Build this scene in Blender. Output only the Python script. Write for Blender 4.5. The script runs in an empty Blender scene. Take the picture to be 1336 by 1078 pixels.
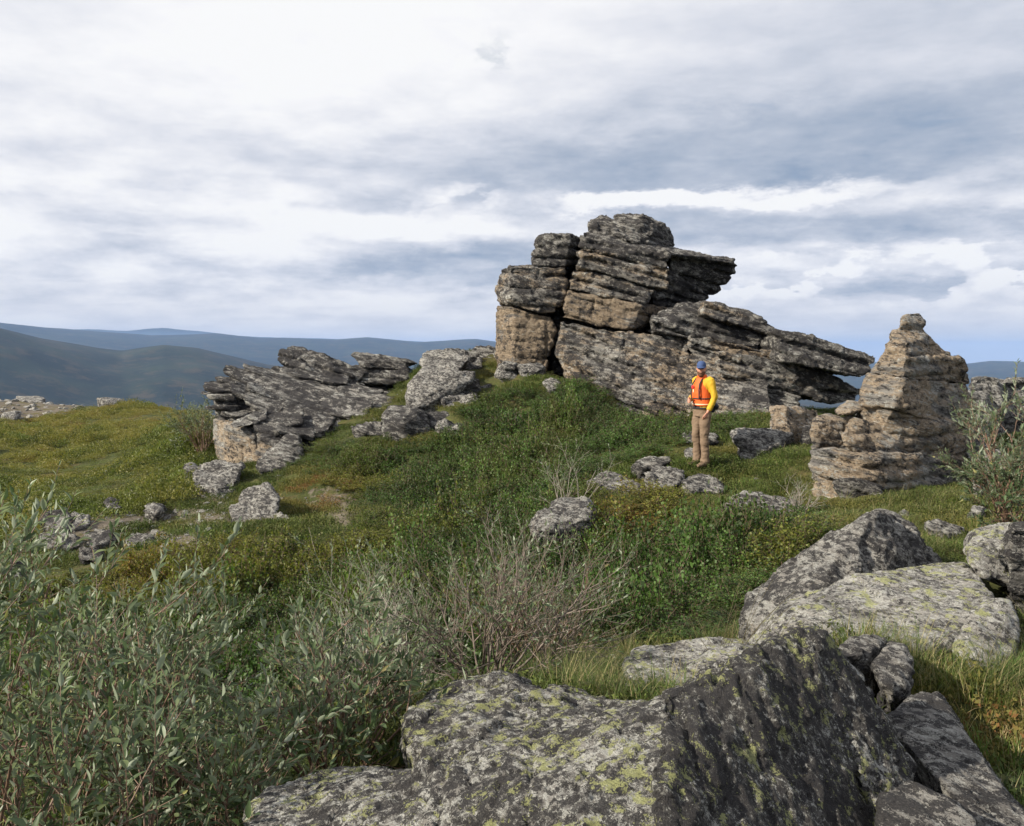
import bpy, bmesh, math, random
import numpy as np
from mathutils import Matrix, Vector

random.seed(7)
rng = np.random.default_rng(7)
SC = bpy.context.scene
COL = SC.collection

# ------------------------------------------------------------------ camera
EYE = 1.6                      # eye height above the zero level
F = 1100.0                     # focal length in pixels of the 1336 px wide photograph
PITCH = math.atan2(539 - 460, F)
cam_d = bpy.data.cameras.new('camera')
cam_d.sensor_width = 36.0
cam_d.lens = 36.0 * F / 1336.0
cam_d.clip_start = 0.05
cam_d.clip_end = 60000
cam = bpy.data.objects.new('camera', cam_d)
COL.objects.link(cam)
cam.location = (0, 0, EYE)
cam.rotation_euler = (math.pi / 2 - PITCH, 0, 0)
SC.camera = cam

# ------------------------------------------------------------------ sun direction
SUN_AZ = math.radians(-114)    # from +Y (view direction), negative = left
SUN_EL = math.radians(31)
SUN_DIR = Vector((math.sin(SUN_AZ) * math.cos(SUN_EL), math.cos(SUN_AZ) * math.cos(SUN_EL), math.sin(SUN_EL)))
sun_d = bpy.data.lights.new('sun', 'SUN')
sun_d.energy = 5.0
sun_d.angle = math.radians(0.6)
sun_d.color = (1.0, 0.90, 0.74)
sun = bpy.data.objects.new('sun', sun_d)
COL.objects.link(sun)
sun.rotation_euler = SUN_DIR.to_track_quat('Z', 'Y').to_euler()
sun.location = (-20, -10, 30)

SC.view_settings.view_transform = 'Standard'
SC.view_settings.look = 'None'
SC.view_settings.gamma = 1.0
SC.view_settings.exposure = 0.74
SC.view_settings.use_curve_mapping = False
SC.cycles.use_denoising = True
SC.cycles.max_bounces = 6
SC.cycles.diffuse_bounces = 3
SC.cycles.transparent_max_bounces = 8
SC.cycles.volume_bounces = 0

# ------------------------------------------------------------------ node helpers
class NT:
    def __init__(self, tree):
        self.t = tree
    def new(self, kind, **kw):
        n = self.t.nodes.new(kind)
        for k, v in kw.items():
            setattr(n, k, v)
        return n
    def link(self, a, b):
        self.t.links.new(a, b)
    def put(self, sock, v):
        if isinstance(v, bpy.types.NodeSocket):
            self.t.links.new(v, sock)
        else:
            if hasattr(sock.default_value, '__len__') and not hasattr(v, '__len__'):
                v = [v] * len(sock.default_value)
            if hasattr(sock.default_value, '__len__') and len(sock.default_value) == 4 and len(v) == 3:
                v = tuple(v) + (1.0,)
            sock.default_value = v
    def math(self, op, a, b=None, c=None, clamp=False):
        n = self.new('ShaderNodeMath', operation=op, use_clamp=clamp)
        self.put(n.inputs[0], a)
        if b is not None: self.put(n.inputs[1], b)
        if c is not None: self.put(n.inputs[2], c)
        return n.outputs[0]
    def vmath(self, op, a, b=None):
        n = self.new('ShaderNodeVectorMath', operation=op)
        self.put(n.inputs[0], a)
        if b is not None: self.put(n.inputs[1], b)
        return n.outputs[0]
    def mix(self, f, a, b, blend='MIX'):
        n = self.new('ShaderNodeMix', data_type='RGBA', blend_type=blend)
        self.put(n.inputs[0], f); self.put(n.inputs[6], a); self.put(n.inputs[7], b)
        return n.outputs[2]
    def noise(self, vec, scale, detail=4, rough=0.55, dist=0.0, out=0):
        n = self.new('ShaderNodeTexNoise')
        if vec is not None: self.put(n.inputs['Vector'], vec)
        n.inputs['Scale'].default_value = scale
        n.inputs['Detail'].default_value = detail
        n.inputs['Roughness'].default_value = rough
        n.inputs['Distortion'].default_value = dist
        return n.outputs[out]
    def voro(self, vec, scale, feature='F1', out='Distance'):
        n = self.new('ShaderNodeTexVoronoi', feature=feature)
        self.put(n.inputs['Vector'], vec)
        n.inputs['Scale'].default_value = scale
        return n.outputs[out]
    def step(self, v, lo, hi):
        n = self.new('ShaderNodeMapRange', interpolation_type='SMOOTHSTEP')
        self.put(n.inputs['Value'], v)
        self.put(n.inputs['From Min'], lo); self.put(n.inputs['From Max'], hi)
        return n.outputs[0]
    def mapping(self, vec, rot=(0, 0, 0), scale=(1, 1, 1), loc=(0, 0, 0)):
        n = self.new('ShaderNodeMapping')
        self.put(n.inputs[0], vec)
        n.inputs['Rotation'].default_value = rot
        n.inputs['Scale'].default_value = scale
        n.inputs['Location'].default_value = loc
        return n.outputs[0]

def new_mat(name):
    m = bpy.data.materials.new(name)
    m.use_nodes = True
    m.node_tree.nodes.clear()
    nt = NT(m.node_tree)
    out = nt.new('ShaderNodeOutputMaterial')
    return m, nt, out

# ------------------------------------------------------------------ world: physical sky with a broken cloud deck
world = bpy.data.worlds.new('World')
SC.world = world
world.use_nodes = True
world.node_tree.nodes.clear()
w = NT(world.node_tree)
w_out = w.new('ShaderNodeOutputWorld')
sky = w.new('ShaderNodeTexSky', sky_type='NISHITA')
sky.sun_disc = False
sky.sun_elevation = SUN_EL
sky.sun_rotation = SUN_AZ
sky.altitude = 600
sky.air_density = 1.0
sky.dust_density = 1.5
tc = w.new('ShaderNodeTexCoord').outputs['Generated']
sep = w.new('ShaderNodeSeparateXYZ'); w.put(sep.inputs[0], tc)
dx, dy, dz = sep.outputs
az = w.math('ARCTAN2', dx, dy)                       # radians from the view direction, right positive
el = w.math('ARCSINE', w.math('MINIMUM', w.math('MAXIMUM', dz, -0.999), 0.999))
# cloud deck seen in perspective
den = w.math('ADD', w.math('MAXIMUM', dz, 0.0), 0.10)
uvw = w.new('ShaderNodeCombineXYZ')
w.put(uvw.inputs[0], w.math('DIVIDE', dx, den)); w.put(uvw.inputs[1], w.math('DIVIDE', dy, den)); w.put(uvw.inputs[2], 0.0)
P2 = uvw.outputs[0]
warp = w.vmath('MULTIPLY', w.vmath('SUBTRACT', w.noise(P2, 0.9, 4, 0.6, out=1), (0.5, 0.5, 0.5)), (0.9, 0.9, 0.0))
Pw = w.vmath('ADD', P2, warp)
nb = w.noise(Pw, 0.55, 7, 0.52)                      # big cloud masses
nf = w.noise(w.mapping(Pw, scale=(0.9, 1.5, 1), loc=(3.1, 1.7, 0)), 1.7, 8, 0.58)   # finer puffs
# direction warp so that the laid-out masses get ragged edges
wz = w.math('SUBTRACT', w.noise(w.mapping(tc, scale=(1, 1, 2.6)), 5.5, 10, 0.66), 0.5)
wa = w.math('SUBTRACT', w.noise(w.mapping(tc, scale=(1, 1, 2.0), loc=(5, 2, 1)), 4.5, 10, 0.66), 0.5)
azw = w.math('MULTIPLY_ADD', wa, 0.34, az)
elw = w.math('MULTIPLY_ADD', wz, 0.085, el)

def sky_pt(px, py):
    X, Y = (px - 668) / F, (539 - py) / F
    d = Vector((X, math.cos(PITCH) + Y * math.sin(PITCH), Y * math.cos(PITCH) - math.sin(PITCH))).normalized()
    return math.atan2(d.x, d.y), math.asin(d.z)

def blob(px, py, rx, ry, amp, p=1.0, tilt=0.0):
    """a soft mass centred on a direction; rx, ry are angular radii (px/F)"""
    a0, e0 = sky_pt(px, py)
    u = w.math('DIVIDE', w.math('SUBTRACT', azw, a0), rx / F)
    ee = w.math('SUBTRACT', elw, e0)
    if tilt:
        ee = w.math('MULTIPLY_ADD', w.math('SUBTRACT', azw, a0), tilt, ee)
    v = w.math('DIVIDE', ee, ry / F)
    d = w.math('ADD', w.math('MULTIPLY', u, u), w.math('MULTIPLY', v, v))
    g = w.math('EXPONENT', w.math('MULTIPLY', w.math('POWER', d, p) if p != 1 else d, -1.0))
    return w.math('MULTIPLY', g, amp)

# greyness of the deck: 0 = sunlit white, 1 = thick blue-grey base
SKYT = [
    (1010, 205, 520, 58, 0.34, 1.7, -0.02), (1180, 120, 330, 110, 0.14), (760, 205, 200, 60, 0.12), (1010, 228, 330, 22, 0.14, 1.5),
    (760, 110, 260, 90, 0.06), (640, 352, 140, 34, 0.46, 1.8), (540, 325, 120, 24, 0.16, 1.6),
    (1080, 296, 290, 20, 0.34, 1.8, 0.05), (880, 330, 130, 24, 0.30, 1.6),
    (250, 215, 260, 60, 0.16, 1.4), (400, 350, 160, 12, 0.14, 1.5), (150, 310, 160, 12, 0.10, 1.5), (300, 380, 240, 9, 0.10, 1.5),
    (1060, 435, 460, 22, 0.20), (1300, 60, 240, 90, 0.05), (1130, 372, 200, 9, 0.16, 1.6), (1290, 392, 120, 8, 0.18, 1.6),
    (850, 266, 110, 13, -0.60, 2.0), (1000, 255, 190, 10, -0.42, 1.8), (1240, 334, 150, 12, -0.24, 2.0), (1180, 60, 360, 150, 0.07),
    (1020, 362, 110, 22, -0.26, 2.0), (960, 340, 60, 12, -0.22, 2.0), (440, 20, 420, 200, -0.18), (500, 282, 130, 20, -0.30, 1.8), (90, 250, 160, 40, -0.10),
    (600, 415, 300, 18, -0.06),
]
t = w.math('MULTIPLY_ADD', nb, 0.55, 0.02)
t = w.math('ADD', t, w.math('MULTIPLY', w.math('SUBTRACT', nf, 0.5), 0.46))
n3 = w.noise(w.mapping(w.vmath('ADD', tc, w.vmath('MULTIPLY', warp, (0.05, 0.05, 0.05))), scale=(1, 1, 3.4), loc=(2, 8, 1)), 9.0, 9, 0.62)
t = w.math('ADD', t, w.math('MULTIPLY', w.math('SUBTRACT', n3, 0.5), w.math('MULTIPLY_ADD', w.step(el, 0.36, 0.02), 0.62, 0.30)))
for b in SKYT:
    t = w.math('ADD', t, blob(*b))
# relief of the clouds: tops lighter than their bases, and separate cumulus low on the right
pc_ = w.vmath('ADD', w.mapping(tc, scale=(1, 1, 2.3), loc=(1.3, 4.2, 0.6)), w.vmath('MULTIPLY', warp, (0.02, 0.02, 0.02)))
ca = w.noise(pc_, 11.0, 9, 0.56)
cb = w.noise(w.vmath('ADD', pc_, (0.0, 0.0, 0.045)), 11.0, 9, 0.56)
lit_ = w.math('SUBTRACT', ca, cb)
t = w.math('SUBTRACT', t, w.math('MULTIPLY', lit_, w.math('MULTIPLY_ADD', w.step(el, 0.40, 0.05), 0.55, 0.15)))
zone_ = w.math('MINIMUM', w.math('ADD', w.math('ADD', blob(1190, 352, 240, 30, 1.0, 2.0), blob(1010, 365, 120, 26, 1.0, 2.0)), blob(560, 270, 120, 22, 0.6, 2.0)), 1.0)
puff = w.math('MULTIPLY', w.step(ca, 0.455, 0.505), zone_)
t_in = w.math('MULTIPLY_ADD', lit_, -1.9, 0.24)
t_out = w.math('ADD', w.math('MULTIPLY', zone_, 0.26), t)
t = w.math('ADD', w.math('MULTIPLY', w.math('SUBTRACT', 1.0, puff), t_out), w.math('MULTIPLY', puff, t_in))
ramp = w.new('ShaderNodeValToRGB')
cr = ramp.color_ramp
cr.interpolation = 'B_SPLINE'
stops = [(0.0, (1.10, 1.09, 1.08)), (0.22, (0.95, 0.95, 0.97)), (0.40, (0.77, 0.79, 0.86)), (0.62, (0.55, 0.595, 0.69)), (0.85, (0.38, 0.45, 0.565)), (1.0, (0.27, 0.36, 0.50))]
while len(cr.elements) < len(stops):
    cr.elements.new(0.5)
for e, (p, c) in zip(cr.elements, stops):
    e.position = p; e.color = (*c, 1)
w.put(ramp.inputs[0], t)
# warm cream band low over the horizon
cream = w.math('MULTIPLY', w.step(el, 0.10, 0.01), 0.55)
cloud = w.mix(cream, ramp.outputs[0], (0.83, 0.79, 0.77))
# gaps in the deck show the physical sky
gap = w.math('MULTIPLY', w.step(nf, 0.64, 0.78), w.step(el, 0.0, 0.25))
gap = w.math('MAXIMUM', w.math('MULTIPLY', gap, 0.35), blob(612, 72, 12, 16, 0.30))
skyc = w.vmath('MULTIPLY', sky.outputs[0], (0.11, 0.11, 0.11))
final = w.mix(gap, cloud, skyc)
bg = w.new('ShaderNodeBackground'); w.put(bg.inputs[0], final); bg.inputs[1].default_value = 0.585
w.link(bg.outputs[0], w_out.inputs[0])
world.cycles.sampling_method = 'MANUAL'
world.cycles.sample_map_resolution = 512

# ------------------------------------------------------------------ vector noise in numpy
_perm = np.random.default_rng(11).permutation(256)
_perm = np.concatenate([_perm, _perm, _perm])
_grad = np.random.default_rng(12).normal(size=(256, 3)); _grad /= np.linalg.norm(_grad, axis=1)[:, None]
def perlin(p):
    p = np.asarray(p, dtype=np.float64)
    i = np.floor(p).astype(np.int64); f = p - i; i &= 255
    u = f * f * f * (f * (f * 6 - 15) + 10)
    res = 0
    for a in (0, 1):
        wa_ = u[:, 0] if a else 1 - u[:, 0]
        for b in (0, 1):
            wb_ = u[:, 1] if b else 1 - u[:, 1]
            for c in (0, 1):
                wc_ = u[:, 2] if c else 1 - u[:, 2]
                h = _perm[_perm[_perm[(i[:, 0] + a) & 255] + ((i[:, 1] + b) & 255)] + ((i[:, 2] + c) & 255)]
                g = _grad[h]
                d = g[:, 0] * (f[:, 0] - a) + g[:, 1] * (f[:, 1] - b) + g[:, 2] * (f[:, 2] - c)
                res = res + wa_ * wb_ * wc_ * d
    return res * 1.5
def fbm(p, octs=4, gain=0.5, lac=2.03):
    s, a = 0, 1.0
    p = np.array(p, dtype=np.float64)
    for k in range(octs):
        s = s + a * perlin(p + 17.3 * k); p = p * lac; a *= gain
    return s
def sstep(x, a, b):
    t_ = np.clip((x - a) / (b - a), 0, 1)
    return t_ * t_ * (3 - 2 * t_)

# ------------------------------------------------------------------ survey helpers: bearing (px), dip (py) and distance to a world point
CP, SP = math.cos(PITCH), math.sin(PITCH)
def W(px, py, Y):
    a, b = (px - 668) / F, (539 - py) / F
    d = Vector((a, CP + b * SP, b * CP - SP))
    k = Y / d.y
    return Vector((d.x * k, Y, EYE + d.z * k))

# ------------------------------------------------------------------ object helpers
def tag(o, label=None, cat=None, group=None, kind=None):
    if label: o['label'] = label
    if cat: o['category'] = cat
    if group: o['group'] = group
    if kind: o['kind'] = kind
    return o
def empty(name, loc, parent=None):
    o = bpy.data.objects.new(name, None); COL.objects.link(o)
    o.location = loc; o.empty_display_size = 0.2
    if parent: o.parent = parent
    return o
def mesh_obj(name, verts, faces, mat, parent=None, smooth=False, origin=None):
    """faces: list of lists or (n,k) array"""
    v = np.asarray(verts, dtype=np.float64).reshape(-1, 3)
    if parent is not None and origin is None:
        origin = parent.location.copy() if parent.parent is None else Vector((0, 0, 0))
    o_ = np.array(origin if origin is not None else (0, 0, 0), dtype=np.float64)
    me = bpy.data.meshes.new(name)
    v = v - o_
    if isinstance(faces, np.ndarray):
        n, k = faces.shape
        me.vertices.add(len(v)); me.vertices.foreach_set('co', v.astype(np.float32).ravel())
        me.loops.add(n * k); me.loops.foreach_set('vertex_index', faces.astype(np.int32).ravel())
        me.polygons.add(n)
        me.polygons.foreach_set('loop_start', np.arange(0, n * k, k, dtype=np.int32))
        me.update(calc_edges=True)
    else:
        me.from_pydata([tuple(q) for q in v], [], faces); me.update()
    if smooth:
        me.polygons.foreach_set('use_smooth', np.ones(len(me.polygons), dtype=bool))
    if mat is not None:
        for m_ in (mat if isinstance(mat, (list, tuple)) else [mat]):
            me.materials.append(m_)
    o = bpy.data.objects.new(name, me); COL.objects.link(o)
    if parent is not None:
        o.parent = parent
    elif origin is not None:
        o.location = origin
    return o
# ------------------------------------------------------------------ rock material
def rock_mat(name, scale=1.0, tan=0.35, dark=0.5, pale=0.5, yellow=0.0, dip=(0.0, -0.26), lum=1.0, speck=1.0, bump=1.0, streak=False, lam=1.0, pale_k=0.85):
    m, nt, out = new_mat(name)
    oc = nt.new('ShaderNodeTexCoord').outputs['Object']
    oi = nt.new('ShaderNodeObjectInfo')
    oc = nt.vmath('ADD', oc, nt.vmath('MULTIPLY', oi.outputs['Location'], (0.37, 0.61, 0.83)))
    if streak: oc = nt.mapping(oc, scale=(1, 1, 0.6))
    rot = nt.mapping(oc, rot=(0.12, dip[1], 0))
    strat = nt.mapping(rot, scale=(0.35, 0.35, 3.2))
    s = scale
    n_low = nt.noise(oc, 0.55 * s, 5, 0.6)
    n_mid = nt.noise(strat, 1.5 * s, 8, 0.68)
    n_fine = nt.noise(oc, 9 * s, 8, 0.72)
    n_gr = nt.noise(oc, 40 * s, 5, 0.7)
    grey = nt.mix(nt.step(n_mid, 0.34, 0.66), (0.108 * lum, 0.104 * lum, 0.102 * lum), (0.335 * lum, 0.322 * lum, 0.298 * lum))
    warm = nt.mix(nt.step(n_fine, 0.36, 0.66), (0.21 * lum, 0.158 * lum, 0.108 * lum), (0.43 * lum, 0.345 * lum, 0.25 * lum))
    tn = nt.step(nt.math('ADD', n_low, nt.math('MULTIPLY', nt.math('SUBTRACT', n_mid, 0.5), 0.8)), 0.76 - 0.5 * tan, 0.90 - 0.5 * tan)
    c = nt.mix(nt.math('MULTIPLY', tn, 0.9), grey, warm)
    # crustose lichens: pale grey rosettes, black sheets, yellow-green map lichen
    vp = nt.new('ShaderNodeVectorMath', operation='ADD')
    nt.put(vp.inputs[0], nt.mapping(rot, scale=(1 / lam ** .5, 1 / lam ** .5, lam)) if lam != 1 else oc); nt.put(vp.inputs[1], nt.vmath('MULTIPLY', nt.noise(oc, 12 * s, 3, 0.6, out=1), (0.09 / s, 0.09 / s, 0.09 / s)))
    vo = vp.outputs[0]
    n1 = nt.noise(vo, 5.5 * s, 7, 0.74)
    n2 = nt.noise(nt.mapping(vo, loc=(4.2, 9.1, 2.3)), 4.0 * s, 8, 0.76)
    n3 = nt.noise(nt.mapping(vo, loc=(1.2, 3.1, 7.3)), 2.4 * s, 7, 0.72)
    reg = nt.math('SUBTRACT', nt.noise(nt.mapping(oc, loc=(2.7, 6.1, 4.4)), 0.85 * s, 4, 0.6), 0.5)
    n1 = nt.math('MULTIPLY_ADD', reg, -0.30, n1)
    n2 = nt.math('MULTIPLY_ADD', reg, 0.32, n2)
    reg2 = nt.math('SUBTRACT', nt.noise(nt.mapping(oc, loc=(9.7, 1.1, 3.4)), 0.7 * s, 4, 0.6), 0.5)
    n3 = nt.math('MULTIPLY_ADD', reg2, 0.5, n3)
    v1 = nt.voro(vo, 22 * s)
    v2 = nt.voro(nt.mapping(vo, loc=(3, 1, 2)), 46 * s)
    pm = nt.step(nt.math('SUBTRACT', n1, nt.math('MULTIPLY', v1, 0.16 * speck)), 0.60 - 0.22 * pale, 0.65 - 0.22 * pale)
    pm = nt.math('MULTIPLY', pm, pale_k)
    pc = nt.mix(nt.step(n_gr, 0.35, 0.65), (0.30, 0.305, 0.285), (0.60, 0.60, 0.565))
    c = nt.mix(pm, c, pc)
    dm = nt.step(nt.math('SUBTRACT', n2, nt.math('MULTIPLY', v2, 0.14 * speck)), 0.58 - 0.20 * dark, 0.615 - 0.20 * dark)
    dm = nt.math('MULTIPLY', dm, 0.93)
    dc = nt.mix(nt.step(n_gr, 0.4, 0.7), (0.018, 0.017, 0.020), (0.065, 0.062, 0.062))
    c = nt.mix(dm, c, dc)
    if yellow > 0:
        ym = nt.step(nt.math('SUBTRACT', n3, nt.math('MULTIPLY', v1, 0.12)), 0.62 - 0.22 * yellow, 0.66 - 0.22 * yellow)
        yc = nt.mix(nt.step(n_gr, 0.35, 0.65), (0.22, 0.23, 0.10), (0.42, 0.44, 0.20))
        c = nt.mix(nt.math('MULTIPLY', ym, 0.85), c, yc)
        # small pale dots over everything
        dots = nt.step(nt.voro(nt.mapping(vo, loc=(6, 5, 4)), 60 * s), 0.22, 0.14)
        dots = nt.math('MULTIPLY', dots, nt.step(n1, 0.46, 0.56))
        c = nt.mix(nt.math('MULTIPLY', dots, 0.7), c, (0.48, 0.46, 0.42))
    b = nt.new('ShaderNodeBsdfPrincipled')
    nt.put(b.inputs['Base Color'], c)
    b.inputs['Roughness'].default_value = 0.9
    b.inputs['Specular IOR Level'].default_value = 0.25
    hgt = nt.math('ADD', nt.math('MULTIPLY', n_fine, 1.0), nt.math('MULTIPLY', n_gr, 0.35))
    hgt = nt.math('ADD', hgt, nt.math('MULTIPLY', nt.noise(nt.mapping(rot, scale=(0.5, 0.5, 5)), 5 * s, 6, 0.7), 1.2))
    hgt = nt.math('ADD', hgt, nt.math('MULTIPLY', pm, 0.12))
    hgt = nt.math('ADD', hgt, nt.math('MULTIPLY', dm, 0.10))
    bm_ = nt.new('ShaderNodeBump'); bm_.inputs['Strength'].default_value = 1.0
    bm_.inputs['Distance'].default_value = 0.07 / s * bump
    nt.put(bm_.inputs['Height'], hgt)
    nt.link(bm_.outputs[0], b.inputs['Normal'])
    nt.link(b.outputs[0], out.inputs[0])
    return m
M_TOR = rock_mat('lichened_granite', 1.5, tan=0.62, dark=0.88, pale=0.56, lum=0.92, bump=1.3, lam=1.5)
M_TORDARK = rock_mat('black_lichened_granite', 1.5, tan=0.12, dark=1.0, pale=0.60, lum=0.82, bump=1.3, lam=1.5)
M_TAN = rock_mat('tan_granite', 1.5, tan=0.86, dark=0.58, pale=0.30, lum=0.9, bump=1.7, lam=1.5)
M_GREY = rock_mat('grey_schist', 1.6, tan=0.12, dark=0.90, pale=0.66, lum=0.95, bump=1.9, lam=2.2)
M_PIN = rock_mat('warm_pale_granite', 2.4, tan=0.72, dark=0.56, pale=0.62, lum=1.12, bump=1.9, lam=1.8)
M_SMALL = rock_mat('grey_lichened_stone', 4.2, tan=0.16, dark=0.84, pale=0.80, lum=0.98, bump=1.9, lam=1.4, pale_k=0.66)
M_FORE = rock_mat('map_lichened_granite', 8.0, tan=0.04, dark=0.92, pale=0.90, yellow=0.54, lum=0.8, bump=1.7)
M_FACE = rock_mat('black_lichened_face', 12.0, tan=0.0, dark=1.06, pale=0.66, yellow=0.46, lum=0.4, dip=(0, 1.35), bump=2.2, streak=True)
M_PALE = rock_mat('pale_lichened_granite', 6.0, tan=0.12, dark=0.66, pale=0.84, yellow=0.56, lum=1.0, bump=1.5)

# ------------------------------------------------------------------ rock shapes
JOBS = []
ROCK_FEET = []
def rock(name, hulls, voxel, mat, parent=None, origin=None, b=(0.26, -0.16, 0.95), layers=(0.16, 0.5), A=0.06, G=0.07,
         rough=0.035, big=0.05, joints=0.0, seed=0, tags=None, foot=False):
    JOBS.append(dict(name=name, hulls=hulls, voxel=voxel, mat=mat, parent=parent, origin=origin, b=b, layers=layers, A=A, G=G,
                     rough=rough, big=big, joints=joints, seed=seed, tags=tags, foot=foot))
def front(pts, Y, T, back=0.9, rise=0.0):
    """block from the corners of its face (bearing, dip[, extra distance]) and its depth T behind the face"""
    fr = [W(p[0], p[1], Y + (p[2] if len(p) > 2 else 0.0)) for p in pts]
    c_ = sum(fr, Vector()) / len(fr)
    bk = []
    for q in fr:
        r_ = c_ + (q - c_) * back
        bk.append(Vector((r_.x, q.y + T, r_.z + rise)))
    return fr + bk
def pk(*pts): return [W(*p) for p in pts]
def hull_mesh(hulls):
    bm = bmesh.new()
    for h in hulls:
        vs = [bm.verts.new(p) for p in h]
        r_ = bmesh.ops.convex_hull(bm, input=vs, use_existing_faces=False)
        junk = [e for e in r_['geom_interior'] if isinstance(e, bmesh.types.BMVert)] + [e for e in r_['geom_unused'] if isinstance(e, bmesh.types.BMVert)]
        if junk:
            bmesh.ops.delete(bm, geom=list(set(junk)), context='VERTS')
    bmesh.ops.recalc_face_normals(bm, faces=bm.faces)
    me = bpy.data.meshes.new('tmp'); bm.to_mesh(me); bm.free()
    return me
def vnormals(v, q):
    n = np.zeros_like(v)
    a = np.cross(v[q[:, 2]] - v[q[:, 0]], v[q[:, 3]] - v[q[:, 1]])
    for k in range(4):
        for ax in range(3):
            n[:, ax] += np.bincount(q[:, k], weights=a[:, ax], minlength=len(v))
    return n / (np.linalg.norm(n, axis=1)[:, None] + 1e-12)
def smooth_normals(v, q, n, it=2):
    for _ in range(it):
        s = np.zeros_like(n)
        f = n[q].sum(1)
        for k in range(4):
            for ax in range(3):
                s[:, ax] += np.bincount(q[:, k], weights=f[:, ax], minlength=len(v))
        n = s / (np.linalg.norm(s, axis=1)[:, None] + 1e-12)
    return n
def run_rocks():
    tmps = []
    for j in JOBS:
        if j['foot']:
            nh = []
            for h in j['hulls']:
                z0, z1 = min(p.z for p in h), max(p.z for p in h)
                small = j['parent'] is None and max(p.x for p in h) - min(p.x for p in h) < 1.3
                low = [p for p in h if small or p.z < z0 + 0.55 * (z1 - z0)]
                gh = height(np.array([p.x for p in low]), np.array([p.y for p in low]))
                c_ = sum(low, Vector()) / len(low)
                extra = [Vector((c_.x + (p.x - c_.x) * (.84 if small else 1.02), c_.y + (p.y - c_.y) * (.84 if small else 1.02), min(p.z, g - 0.10 - 0.25 * (z1 - z0) * .3))) for p, g in zip(low, gh)]
                nh.append(list(h) + extra)
            j['hulls'] = nh
        me = hull_mesh(j['hulls'])
        o = bpy.data.objects.new('tmp', me); COL.objects.link(o)
        md = o.modifiers.new('r', 'REMESH'); md.mode = 'VOXEL'; md.voxel_size = j['voxel']
        tmps.append(o)
    bpy.context.view_layer.update()
    dg = bpy.context.evaluated_depsgraph_get()
    for j, o in zip(JOBS, tmps):
        ev = o.evaluated_get(dg).to_mesh()
        nvv = len(ev.vertices)
        v = np.empty(nvv * 3, dtype=np.float32); ev.vertices.foreach_get('co', v); v = v.reshape(-1, 3).astype(np.float64)
        npol = len(ev.polygons)
        tot = np.empty(npol, dtype=np.int32); ev.polygons.foreach_get('loop_total', tot)
        lv = np.empty(len(ev.loops), dtype=np.int32); ev.loops.foreach_get('vertex_index', lv)
        if (tot == 4).all():
            q = lv.reshape(-1, 4)
        else:
            st = np.concatenate([[0], np.cumsum(tot)[:-1]])
            q = np.array([[lv[s_ + min(k, t_ - 1)] for k in range(4)] for s_, t_ in zip(st, tot)])
        o.to_mesh_clear()
        v = shape_rock(v, q, j)
        ob = mesh_obj(j['name'], v, q, j['mat'], parent=j['parent'], origin=j['origin'], smooth=True)
        if j['tags']:
            tag(ob, **j['tags'])
        j['obj'] = ob
    for o in tmps:
        me = o.data
        bpy.data.objects.remove(o); bpy.data.meshes.remove(me)
def chips(p, seed):
    """fracture facets: every point belongs to its nearest jittered cell; returns that cell's offset plus a tilt of its own"""
    base = np.floor(p - 0.5).astype(np.int64)
    best = np.full(len(p), 1e9); out_ = np.zeros(len(p))
    R = _perm_rand
    for a in (0, 1):
        for b_ in (0, 1):
            for c_ in (0, 1):
                g = base + np.array([a, b_, c_])
                h = _perm[_perm[_perm[(g[:, 0] + seed) & 255] + (g[:, 1] & 255)] + (g[:, 2] & 255)]
                rr = R[h]
                dv = p - (g + 0.5 + (rr[:, :3] - 0.5) * 0.9)
                d = (dv * dv).sum(1)
                m = d < best
                best = np.where(m, d, best)
                out_ = np.where(m, rr[:, 3] * 2 - 1 + (dv * (rr[:, 4:7] - 0.5)).sum(1) * 1.6, out_)
    return out_
_perm_rand = np.random.default_rng(44).uniform(size=(256, 7))
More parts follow.
